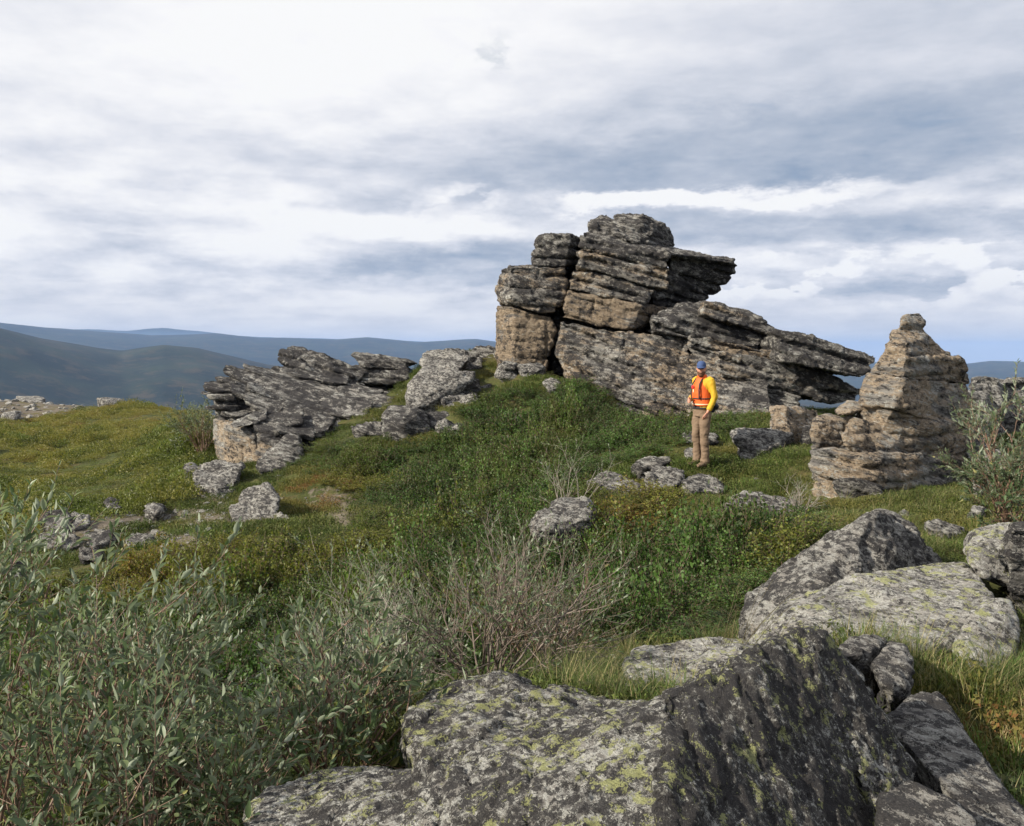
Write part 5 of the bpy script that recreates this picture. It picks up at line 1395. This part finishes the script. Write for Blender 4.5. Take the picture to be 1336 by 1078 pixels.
# the leafy mass at the lower left, nearest first
willow(gp(-1.2, 1.95), 'leafy grey-green willow nearest the camera, filling the bottom left corner', 901, 15, 1.05, .75, leaf=.044, kids=((4, 7), (4, 7)), rad=.009, top=985)
willow(gp(-1.55, 2.15), 'leafy willow at the left edge with silvery upturned leaves', 902, 15, 1.22, .70, leaf=.045, kids=((4, 7), (4, 7)), rad=.009, top=770)
willow(gp(-.92, 2.6), 'low leafy willow just left of the rounded boulder with the yellow-green patch', 903, 13, 1.0, .6, leaf=.046, kids=((4, 7), (4, 7)), rad=.009, lean=(-.15, .1), top=925)
willow(gp(-1.35, 2.9), 'dense dark-stemmed willow in the middle of the lower left thicket', 904, 16, 1.15, .7, leaf=.046, kids=((4, 7), (4, 7)), rad=.009, top=850)
willow(gp(-.72, 3.2), 'bushy willow with pale leaf tips behind the low leafy one', 905, 15, 1.12, .55, leaf=.052, kids=((4, 7), (4, 6)), rad=.009, lean=(.08, 0), top=800)
willow(gp(-2.35, 3.4), 'broad willow at the left edge behind the silvery one', 906, 16, 1.35, .7, leaf=.05, kids=((4, 7), (4, 6)), rad=.01, top=705)
willow(gp(-1.75, 3.9), 'wide willow behind the dark-stemmed one, against the yellow-green shrubs', 907, 15, 1.15, .7, leaf=.048, kids=((4, 6), (4, 6)), rad=.009, top=790)
willow(gp(-.9, 4.2), 'pale half-bare willow between the thicket and the bare bush', 908, 15, 1.05, .75, leaf=.045, gap=.022, bare=.35, kids=((4, 6), (3, 6)), rad=.008, bark=M_GBARK, top=795)
# two tall sprigs standing clear of the thicket
willow(gp(-1.75, 2.9), 'tall thin forked willow sprig with leaves only at its top, before the grey rubble', 911, 3, 1.8, .2, leaf=.045, gap=.014, kids=((3, 4), (2, 4)), ratio=(.25, .4), rad=.007,
       aim=[(W(172, 628, 3.0),), (W(232, 690, 3.1),), (W(140, 700, 2.9),)], depth=2, wiggle=.05)
willow(gp(-2.2, 3.0), 'tall upright willow sprig at the left edge above the thicket', 912, 3, 1.8, .2, leaf=.045, gap=.016, kids=((3, 5), (2, 4)), ratio=(.25, .4), rad=.007,
       aim=[(W(86, 640, 3.2),), (W(10, 640, 3.0),), (W(50, 690, 3.1),)], depth=2, wiggle=.05)
# the bare bush in the middle
bb_ = gp(W(640, 880, 4.9).x, 4.9)
willow(bb_, 'large half-bare willow with many reddish twigs, in the middle behind the dark boulder', 921, 0, 1.3, .8, leaf=.036, gap=.024, bare=.42, kids=((6, 9), (4, 7)), ratio=(.35, .6), bark=M_DBARK, rad=.012, wiggle=.08, n_parts=120,
       aim=[(W(a, b_, d),) for a, b_, d in [(535,785,4.6),(560,735,4.8),(590,715,5.1),(625,700,5.3),(650,690,5.0),(685,685,5.2),(715,688,4.8),(750,700,5.1),(785,720,4.8),(800,755,5.0),(550,815,4.4),(500,815,4.9),(780,780,4.5),(680,730,4.4),(620,755,4.3),(530,755,5.2),(700,760,4.2),(740,740,4.3),(590,790,4.2),(650,780,4.1)]])
willow(gp(W(730, 860, 5.3).x, 5.3), 'bundle of straight reddish willow wands right of the half-bare bush', 922, 14, 1.0, .22, leaf=.03, gap=.04, bare=.7, kids=((3, 5), (2, 4)), ratio=(.25, .45), bark=M_DBARK, rad=.006, n_parts=40, top=700)
willow(gp(W(520, 850, 5.0).x, 5.2), 'grey twiggy willow left of the half-bare bush', 923, 14, .95, .9, leaf=.036, gap=.022, bare=.45, kids=((4, 7), (3, 6)), rad=.008, bark=M_GBARK, n_parts=80, top=765)
willow(gp(W(470, 800, 6.4).x, 6.4), 'pale silvery willow low among the green shrubs, left of centre', 924, 16, .85, .9, leaf=.04, gap=.02, bare=.4, kids=((4, 7), (3, 6)), rad=.007, bark=M_GBARK, n_parts=60, top=745)
willow(gp(W(690, 800, 6.2).x, 6.3), 'twiggy willow behind the half-bare bush, just below the dark lichened rock', 925, 14, .95, .8, leaf=.04, gap=.03, bare=.5, kids=((4, 6), (3, 6)), rad=.007, n_parts=40, top=725)
# farther single ones
willow(gp(W(742, 650, 11.6).x, 11.6), 'thin bare willow standing above the dark lichened rock, left of the person', 931, 7, 1.1, .4, leaf=.05, gap=.04, bare=.35, kids=((3, 5), (3, 5)), rad=.008, bark=M_GBARK, n_parts=0, top=578)
willow(gp(W(1040, 660, 11.0).x, 11.0), 'low grey twiggy willow in the turf in front of the pinnacle', 932, 12, .55, .8, leaf=.035, gap=.04, bare=.5, kids=((3, 5), (3, 5)), rad=.006, bark=M_GBARK, n_parts=0, top=618)
willow(gp(W(265, 590, 23.5).x, 23.5), 'round leafy willow growing against the left end of the tan cliff', 933, 20, 1.1, .9, leaf=.085, gap=.03, bare=0, kids=((4, 6), (3, 5)), rad=.012, n_parts=0, top=520)
willow(gp(W(215, 850, 7.5).x - .2, 6.8), 'grey dry willow low in the yellow-green shrubs at the left', 934, 12, .6, .9, leaf=.035, gap=.03, bare=.6, kids=((4, 6), (3, 5)), rad=.006, bark=M_GBARK, n_parts=30, top=800)
# the leafy willow at the right edge
wb = gp(W(1330, 655, 8.2).x, 8.3)
willow(wb, 'leafy willow with reddish branches at the right edge, beside the pinnacle', 941, 0, 1.6, .5, leaf=.058, gap=.017, bare=0, kids=((7, 10), (6, 9)), ratio=(.3, .5), rad=.016, wiggle=.08, n_parts=200,
       aim=[(W(a, b_, d),) for a, b_, d in [(1305,510,8.2),(1290,560,8.0),(1282,590,8.2),(1330,515,8.4),(1300,540,8.6),(1345,530,8.0),(1360,560,8.5),(1370,520,8.2),(1305,600,7.8),(1345,590,7.9),(1320,560,8.0),(1335,550,7.7)]])
# dead stalks in the grass
rs = np.random.default_rng(77)
for k, (px, py, Y, L, lab) in enumerate([(955, 835, 4.6, .62, 'sheaf of tall dry grass stalks left of the pointed boulder'), (745, 880, 4.7, .55, 'thin dry stalks in the pale grass below the bare bush')]):
    b0 = gp(W(px, py, Y).x, Y)
    paths, rad = [], []
    for _ in range(16):
        a = rs.uniform(0, 6.283); ln = rs.uniform(.05, .45); tt = np.linspace(0, 1, 6)[:, None]
        d = np.array([math.cos(a) * ln, math.sin(a) * ln, 1]); l_ = L * rs.uniform(.5, 1)
        p = np.array(b0) + rs.normal(0, .05, 3) * [1, 1, 0] + d * tt * l_ + np.array([math.cos(a), math.sin(a), -.35]) * tt ** 2 * l_ * .25
        paths.append(p); rad.append(np.linspace(.0022, .001, 6))
    V, Fq = tube_geo(paths, rad, 3)
    tag(mesh_obj('dry_grass', V, Fq, M_STRAW, None, origin=b0), lab, 'dry grass', None, 'stuff')
# ------------------------------------------------------------------ the person
def flat_mat(name, col, rough=.7, var=.12, scale=18, bump=.3, spec=.3):
    m, nt, out = new_mat(name)
    oc = nt.new('ShaderNodeTexCoord').outputs['Object']
    n_ = nt.noise(oc, scale, 5, .6)
    c = nt.mix(n_, tuple(x * (1 - var) for x in col), tuple(min(1, x * (1 + var)) for x in col))
    b = nt.new('ShaderNodeBsdfPrincipled'); nt.put(b.inputs['Base Color'], c); b.inputs['Roughness'].default_value = rough
    b.inputs['Specular IOR Level'].default_value = spec
    bu = nt.new('ShaderNodeBump'); bu.inputs['Distance'].default_value = .01; bu.inputs['Strength'].default_value = bump
    nt.put(bu.inputs['Height'], nt.noise(oc, scale * 2.2, 4, .6)); nt.link(bu.outputs[0], b.inputs['Normal'])
    nt.link(b.outputs[0], out.inputs[0]); return m
M_SKIN = flat_mat('skin', (.46, .23, .16), .5, .1)
M_SHIRT = flat_mat('yellow_shirt', (.50, .31, .02), .7, .12)
M_VEST = flat_mat('orange_vest', (.62, .105, .02), .65, .1)
M_STRIPE = flat_mat('pale_stripe', (.75, .62, .45), .5, .08)
M_STRAP = flat_mat('black_webbing', (.02, .02, .025), .7, .2)
M_TROU = flat_mat('khaki_cloth', (.17, .12, .082), .85, .25, 9, .6)
M_CAP = flat_mat('blue_cloth', (.04, .07, .17), .8, .15)
M_BEARD = flat_mat('brown_hair', (.10, .045, .025), .8, .3, 60, .8)
M_BOOT = flat_mat('boot_leather', (.16, .11, .075), .7, .3)
M_BAG = flat_mat('dark_blue_nylon', (.015, .018, .032), .6, .2)
M_LENS = flat_mat('dark_lens', (.01, .01, .012), .15, .1, 10, 0, .6)
def ring_loft(rings, sides=20):
    """rings: (centre, half width vector, half depth vector)"""
    V = []
    an = np.arange(sides) * 2 * np.pi / sides
    for c_, a, b_ in rings:
        c_, a, b_ = map(lambda q: np.array(q, float), (c_, a, b_))
        V.append(c_ + np.cos(an)[:, None] * a + np.sin(an)[:, None] * b_)
    n = len(rings); V = np.concatenate(V)
    Fs = []
    for i in range(n - 1):
        for k in range(sides):
            Fs.append([i * sides + k, i * sides + (k + 1) % sides, (i + 1) * sides + (k + 1) % sides, (i + 1) * sides + k])
    Fs.append(list(range(sides))[::-1]); Fs.append([(n - 1) * sides + k for k in range(sides)])
    return V, Fs
def limb(pts, rads, sides=16, flat=1.0):
    pts = [np.array(p, float) for p in pts]; rings = []
    for i, (p, r_) in enumerate(zip(pts, rads)):
        t_ = pts[min(i + 1, len(pts) - 1)] - pts[max(i - 1, 0)]; t_ /= np.linalg.norm(t_)
        a = np.cross(t_, [0, 1, 0.05]); a /= np.linalg.norm(a); b_ = np.cross(a, t_)
        rings.append((p, a * r_, b_ * r_ * flat))
    return ring_loft(rings, sides)
def fuse(name, lofts, mat, parent, voxel=.011, smooth_it=3, folds=0.0, fscale=9.0, stretch=(1, 1, 1), seed=0):
    bm = bmesh.new()
    for V, Fs in lofts:
        vs = [bm.verts.new(tuple(p)) for p in V]
        for f in Fs: bm.faces.new([vs[i] for i in f])
    bmesh.ops.recalc_face_normals(bm, faces=bm.faces)
    me = bpy.data.meshes.new('tmp'); bm.to_mesh(me); bm.free()
    o = bpy.data.objects.new('tmp', me); COL.objects.link(o)
    md = o.modifiers.new('r', 'REMESH'); md.mode = 'VOXEL'; md.voxel_size = voxel
    sm = o.modifiers.new('s', 'SMOOTH'); sm.iterations = smooth_it; sm.factor = .5
    bpy.context.view_layer.update()
    ev = o.evaluated_get(bpy.context.evaluated_depsgraph_get())
    m2 = bpy.data.meshes.new_from_object(ev)
    if folds:
        n = len(m2.vertices); v = np.empty(n * 3, dtype=np.float32); m2.vertices.foreach_get('co', v); v = v.reshape(-1, 3).astype(float)
        nn = np.empty(n * 3, dtype=np.float32); m2.vertex_normals.foreach_get('vector', nn); nn = nn.reshape(-1, 3)
        d = perlin(v * fscale * np.array(stretch) + seed) * .7 + (1 - 2 * np.abs(perlin(v * fscale * 1.8 * np.array(stretch) + 7 + seed))) * .3
        v = v + nn * (folds * d)[:, None]
        m2.vertices.foreach_set('co', v.astype(np.float32).ravel())
    m2.name = name; m2.materials.clear(); m2.materials.append(mat)
    m2.polygons.foreach_set('use_smooth', np.ones(len(m2.polygons), dtype=bool)); m2.update()
    bpy.data.objects.remove(o); bpy.data.meshes.remove(me)
    q = bpy.data.objects.new(name, m2); COL.objects.link(q); q.parent = parent
    return q
pb = W(915, 606, 14.0)
per = tag(empty('person', Vector((pb.x, pb.y, gz(pb.x, pb.y) - .01))), 'person in a blue cap, orange vest and yellow shirt standing below the tor', 'person')
per.rotation_euler = (0, 0, math.radians(-60)); per.scale = (.93, .95, 1.0)
X, Y_, Z = (1, 0, 0), (0, 1, 0), (0, 0, 1)
def el_(c_, rx, ry, tx=0, ty=0): return (c_, (rx, 0, tx), (0, ry, ty))
SH_L, EL_L, WR_L = (.185, .02, 1.435), (.262, .045, 1.16), (.235, -.085, .925)
SH_R, EL_R, WR_R = (-.185, .01, 1.435), (-.25, .03, 1.17), (-.10, -.205, 1.12)
HD = np.array([0.012, -.045, 1.63])           # centre of the head
hr = Matrix.Rotation(math.radians(42), 3, 'Z') # the head looks towards the camera's left
def hp(x, y, z):
    v = hr @ Vector((x, y, z)); return (HD[0] + v.x, HD[1] + v.y, HD[2] + v.z)
def hv(x, y, z):
    v = hr @ Vector((x, y, z)); return (v.x, v.y, v.z)
def head_ring(z, rx, ry, yo): return (hp(0, yo, z), hv(rx, 0, 0), hv(0, ry, 0))
head = ring_loft([head_ring(-.125, .030, .030, -.035), head_ring(-.112, .046, .056, -.03), head_ring(-.085, .060, .078, -.012), head_ring(-.04, .069, .091, .0), head_ring(.0, .073, .096, .004),
                  head_ring(.045, .074, .097, .008), head_ring(.08, .064, .085, .010), head_ring(.105, .042, .055, .01), head_ring(.115, .014, .018, .01)], 20)
nose = ring_loft([(hp(0, -.092, .022), hv(.008, 0, 0), hv(0, .006, 0)), (hp(0, -.104, -.004), hv(.012, 0, 0), hv(0, .010, 0)), (hp(0, -.108, -.018), hv(.017, 0, 0), hv(0, .013, 0)), (hp(0, -.098, -.028), hv(.012, 0, 0), hv(0, .01, 0))], 10)
ears = [limb([hp(s * .068, .01, .018), hp(s * .080, .016, .0), hp(s * .070, .008, -.03)], [.014, .019, .010], 8, .5) for s in (-1, 1)]
def hand(wr, d, side_v, palm_n, curl, sgn):
    """palm, four fingers of unequal length and a thumb from the side of the palm"""
    wr, d, s, n = (np.array(q, float) for q in (wr, d, side_v, palm_n)); d /= np.linalg.norm(d); s /= np.linalg.norm(s); n /= np.linalg.norm(n)
    L = [ring_loft([(wr, s * .027, n * .020), (wr + d * .03, s * .034, n * .018), (wr + d * .07, s * .042, n * .017), (wr + d * .095, s * .040, n * .014)], 12)]
    for k, (o_, ln) in enumerate(zip((-.030, -.010, .010, .029), (.068, .080, .074, .058))):
        p = wr + d * .085 + s * o_; pts = [p - d * .02]; a = 0.0; q = p.copy(); pts.append(q.copy())
        for sg in (.45, .32, .23):
            a += curl * (1 + .08 * k); q = q + (d * math.cos(a) + n * math.sin(a)) * ln * sg; pts.append(q.copy())
        L.append(limb(pts, [.010, .0100, .0095, .0085, .006], 8))
    p = wr + d * .03 + s * sgn * .030; t1 = s * sgn * .55 + d * .8 + n * .25; t1 /= np.linalg.norm(t1); t2 = d * .9 + n * .45; t2 /= np.linalg.norm(t2)
    L.append(limb([p - d * .01, p + t1 * .032, p + t1 * .05 + t2 * .02, p + t1 * .052 + t2 * .045], [.014, .0125, .011, .007], 8))
    return L
dL = np.array(WR_L) - np.array(EL_L); dL /= np.linalg.norm(dL); dL = dL * .75 + np.array([-.05, -.12, -.5]); dL /= np.linalg.norm(dL)
body = [ring_loft([el_((0, 0, .87), .12, .09), el_((0, 0, .93), .155, .105), el_((0, -.005, 1.08), .135, .095), el_((0, -.01, 1.28), .155, .105), el_((0, 0, 1.42), .165, .09), el_((0, .005, 1.47), .10, .07)], 20),
        limb([(0, .0, 1.44), (.002, -.005, 1.50), (.008, -.025, 1.56)], [.066, .058, .056]),
        limb([SH_L, EL_L, WR_L], [.052, .040, .027]), limb([SH_R, EL_R, WR_R], [.052, .040, .027]),
        limb([(.085, 0, .88), (.10, -.02, .50), (.095, .02, .10)], [.08, .055, .036]), limb([(-.085, 0, .88), (-.10, -.03, .50), (-.095, .0, .10)], [.08, .055, .036]),
        head, nose] + ears
body += hand(WR_L, dL, (0.25, -1, 0), (-1, -.25, 0), .42, 1)
dR = np.array(WR_R) - np.array(EL_R); dR /= np.linalg.norm(dR)
body += hand(WR_R, dR, (0, 0, 1), (.35, .9, 0), .55, 1)
fuse('body', body, M_SKIN, per, voxel=.0075, smooth_it=2)
# mouth, beard, hair, glasses, cap
fuse('beard', [ring_loft([head_ring(-.135, .028, .030, -.045), head_ring(-.122, .046, .058, -.040), head_ring(-.09, .064, .086, -.016), head_ring(-.055, .071, .097, -.003), head_ring(-.042, .0705, .094, .004)], 20)], M_BEARD, per, .008, 1, .004, 40)
fuse('hair', [ring_loft([head_ring(-.055, .058, .062, .042), head_ring(-.01, .070, .070, .038), head_ring(.04, .076, .080, .028)], 18)], M_BEARD, per, .008, 1, .003, 40)
fuse('mouth', [limb([hp(-.022, -.105, -.060), hp(0, -.112, -.058), hp(.022, -.105, -.060)], [.004, .007, .004], 8)], M_SKIN, per, .003, 1)
gl = fuse('sunglasses', [ring_loft([(hp(s * .031, -.088, .012), hv(.026, 0, 0), hv(0, 0, .018)), (hp(s * .031, -.100, .012), hv(.024, 0, 0), hv(0, 0, .016))], 14) for s in (-1, 1)]
          + [limb([hp(-.012, -.099, .018), hp(.012, -.099, .018)], [.004, .004], 6)] + [limb([hp(s * .056, -.085, .018), hp(s * .076, -.02, .02), hp(s * .074, .03, .012)], [.0035, .0035, .003], 6) for s in (-1, 1)], M_LENS, per, .0035, 1)
cap = fuse('cap', [ring_loft([head_ring(.028, .081, .106, .006), head_ring(.055, .083, .107, .008), head_ring(.09, .076, .096, .010), head_ring(.118, .055, .070, .012), head_ring(.130, .022, .03, .012)], 22)], M_CAP, per, .009, 3)
brim = []
an = np.linspace(-1.15, 1.15, 13)
Vb = []
for z0 in (.040, .033):
    for a in an:
        Vb.append(hp(.080 * math.sin(a), -.088 * math.cos(a) + .004, z0 + .002))
    for a in an:
        Vb.append(hp(.078 * math.sin(a), -(.100 + .085 * max(0, math.cos(a * 1.25))) * math.cos(a) ** .5 if math.cos(a) > 0 else 0, z0 - .022 * math.cos(a) - .018 * math.sin(a) ** 2))
Fb = []
n_ = len(an)
for i in range(n_ - 1):
    Fb.append([i, i + 1, n_ + i + 1, n_ + i]); Fb.append([2 * n_ + i, 3 * n_ + i, 3 * n_ + i + 1, 2 * n_ + i + 1])
    Fb.append([n_ + i, n_ + i + 1, 3 * n_ + i + 1, 3 * n_ + i]); Fb.append([i, 2 * n_ + i, 2 * n_ + i + 1, i + 1])
Fb += [[0, n_, 3 * n_, 2 * n_], [n_ - 1, 3 * n_ - 1, 4 * n_ - 1, 2 * n_ - 1]]
o = mesh_obj('brim', np.array(Vb) + np.array(cap.matrix_world.translation) * 0, Fb, M_CAP, None, smooth=False); o.parent = cap
# trousers: two loose legs and the seat
tr = [ring_loft([el_((0, .005, .84), .168, .125), el_((0, 0, .93), .165, .122), el_((0, -.005, 1.02), .150, .112)], 22),
      limb([(.080, .005, .90), (.088, -.01, .72), (.090, -.025, .52), (.085, .0, .34), (.083, .012, .20), (.083, .01, .075)], [.096, .090, .076, .072, .074, .074]),
      limb([(-.085, .005, .90), (-.092, -.03, .72), (-.09, -.055, .52), (-.088, -.03, .34), (-.09, -.02, .20), (-.09, -.025, .075)], [.098, .090, .075, .070, .072, .070])]
fuse('trousers', tr, M_TROU, per, .011, 2, .020, 6.5, (1, 1, 1.7), 3)
fuse('belt', [ring_loft([el_((0, -.005, .985), .163, .124), el_((0, -.005, 1.025), .160, .121)], 22)], M_STRAP, per, .009, 0)
for s, yy in ((1, .0), (-1, -.03)):
    b_ = fuse('boot', [limb([(s * .097, .02 + yy, .13), (s * .097, .02 + yy, .06)], [.058, .062]), ring_loft([((s * .099, .06 + yy, .045), (.045, 0, 0), (0, 0, .045)), ((s * .099, -.03 + yy, .052), (.050, 0, 0), (0, 0, .048)),
              ((s * .103, -.12 + yy, .04), (.052, 0, 0), (0, 0, .038)), ((s * .106, -.19 + yy, .03), (.036, 0, 0), (0, 0, .024))], 14)], M_BOOT, per, .010, 2)
# shirt: body and full sleeves
sleeve = lambda a, b_, c_, k=1: limb([np.array(a) + np.array([-.05 * k, 0, .01]), a, (np.array(a) + np.array(b_)) / 2, b_, (np.array(b_) * .5 + np.array(c_) * .5), np.array(b_) * .12 + np.array(c_) * .88], [.066, .070, .062, .056, .051, .042])
fuse('shirt', [ring_loft([el_((0, 0, .955), .168, .125), el_((0, 0, 1.06), .160, .120), el_((0, -.005, 1.22), .168, .125), el_((0, 0, 1.36), .175, .120), el_((0, .004, 1.445), .165, .100), el_((0, .006, 1.485), .095, .078)], 24),
               sleeve(SH_L, EL_L, WR_L), sleeve(SH_R, EL_R, WR_R, -1), limb([(0, .004, 1.47), (.004, -.008, 1.525)], [.076, .068])], M_SHIRT, per, .011, 2, .015, 7.5, (1.2, 1.2, 1), 11)
# vest over the shirt, cut away at the arms
vest = fuse('vest', [ring_loft([el_((0, -.005, 1.015), .180, .146), el_((0, -.008, 1.10), .178, .146), el_((-.004, -.012, 1.22), .176, .152), el_((-.004, -.012, 1.33), .165, .150), el_((-.004, -.006, 1.40), .140, .132), el_((0, 0, 1.455), .115, .112), el_((0, .004, 1.492), .088, .088)], 24)]
            + [ring_loft([((s * .075, -.148, 1.20), (.050, 0, 0), (0, 0, .062)), ((s * .075, -.166, 1.20), (.044, 0, 0), (0, 0, .054))], 12) for s in (-1, 1)], M_VEST, per, .010, 1, .006, 9, (1, 1, 1), 5)
def band(name, z0, z1, k, mat, par):
    def r_(z):
        rx = np.interp(z, [1.0, 1.1, 1.22, 1.33, 1.4, 1.455], [.184, .182, .180, .169, .144, .119]); ry = np.interp(z, [1.0, 1.1, 1.22, 1.33, 1.4, 1.455], [.150, .150, .156, .154, .136, .116])
        return el_((-.003, -.009, z), rx + k, ry + k)
    return fuse(name, [ring_loft([r_(z0), r_(z1)], 26)], mat, par, .008, 0)
band('waist_strap', 1.125, 1.150, .006, M_STRAP, per)
band('reflective_stripe', 1.033, 1.052, .004, M_STRIPE, vest)
for s in (-1, 1):
    o = fuse('shoulder_strap', [limb([(s * .10, -.166, 1.13), (s * .098, -.172, 1.27), (s * .090, -.150, 1.38), (s * .080, -.085, 1.465), (s * .078, .02, 1.495), (s * .09, .115, 1.40), (s * .10, .15, 1.2)], [.017] * 7, 8, .55)], M_STRAP, per, .007, 1)
fuse('reflective_stripe', [limb([(-.045, -.170, 1.24), (-.045, -.168, 1.36)], [.012, .012], 8, .5)], M_STRIPE, vest, .006, 0)
fuse('chest_pouch', [ring_loft([((-.055, -.172, 1.33), (.035, 0, 0), (0, 0, .040)), ((-.055, -.186, 1.325), (.028, 0, 0), (0, 0, .034))], 10)], flat_mat('red_pouch', (.50, .025, .02), .6), per, .008, 1)
fuse('collar', [ring_loft([el_((0, -.01, 1.475), .098, .090), el_((.002, -.015, 1.535), .083, .078)], 20)], M_VEST, per, .009, 1)
# bag on the back of the hips: worn with the clothes but its own thing
bag_o = empty('waist_bag', per.location + Vector((0, 0, .0))); bag_o.rotation_euler = per.rotation_euler
tag(bag_o, 'dark blue bag worn on the back of the hips by the person', 'bag')
fuse('pouch', [ring_loft([((.02, .115, 1.03), (.155, 0, 0), (0, 0, .075)), ((.02, .17, 1.02), (.150, 0, 0), (0, 0, .085)), ((.02, .235, 1.00), (.125, 0, 0), (0, 0, .070)), ((.02, .265, .99), (.09, 0, 0), (0, 0, .045))], 16),
                   limb([(.02, .16, 1.0), (.05, .17, .90)], [.07, .05])], M_BAG, bag_o, .010, 2, .006, 9)
fuse('strap', [ring_loft([el_((0, .0, .965), .178, .140), el_((0, .0, .995), .178, .140)], 24)], M_STRAP, bag_o, .008, 0)
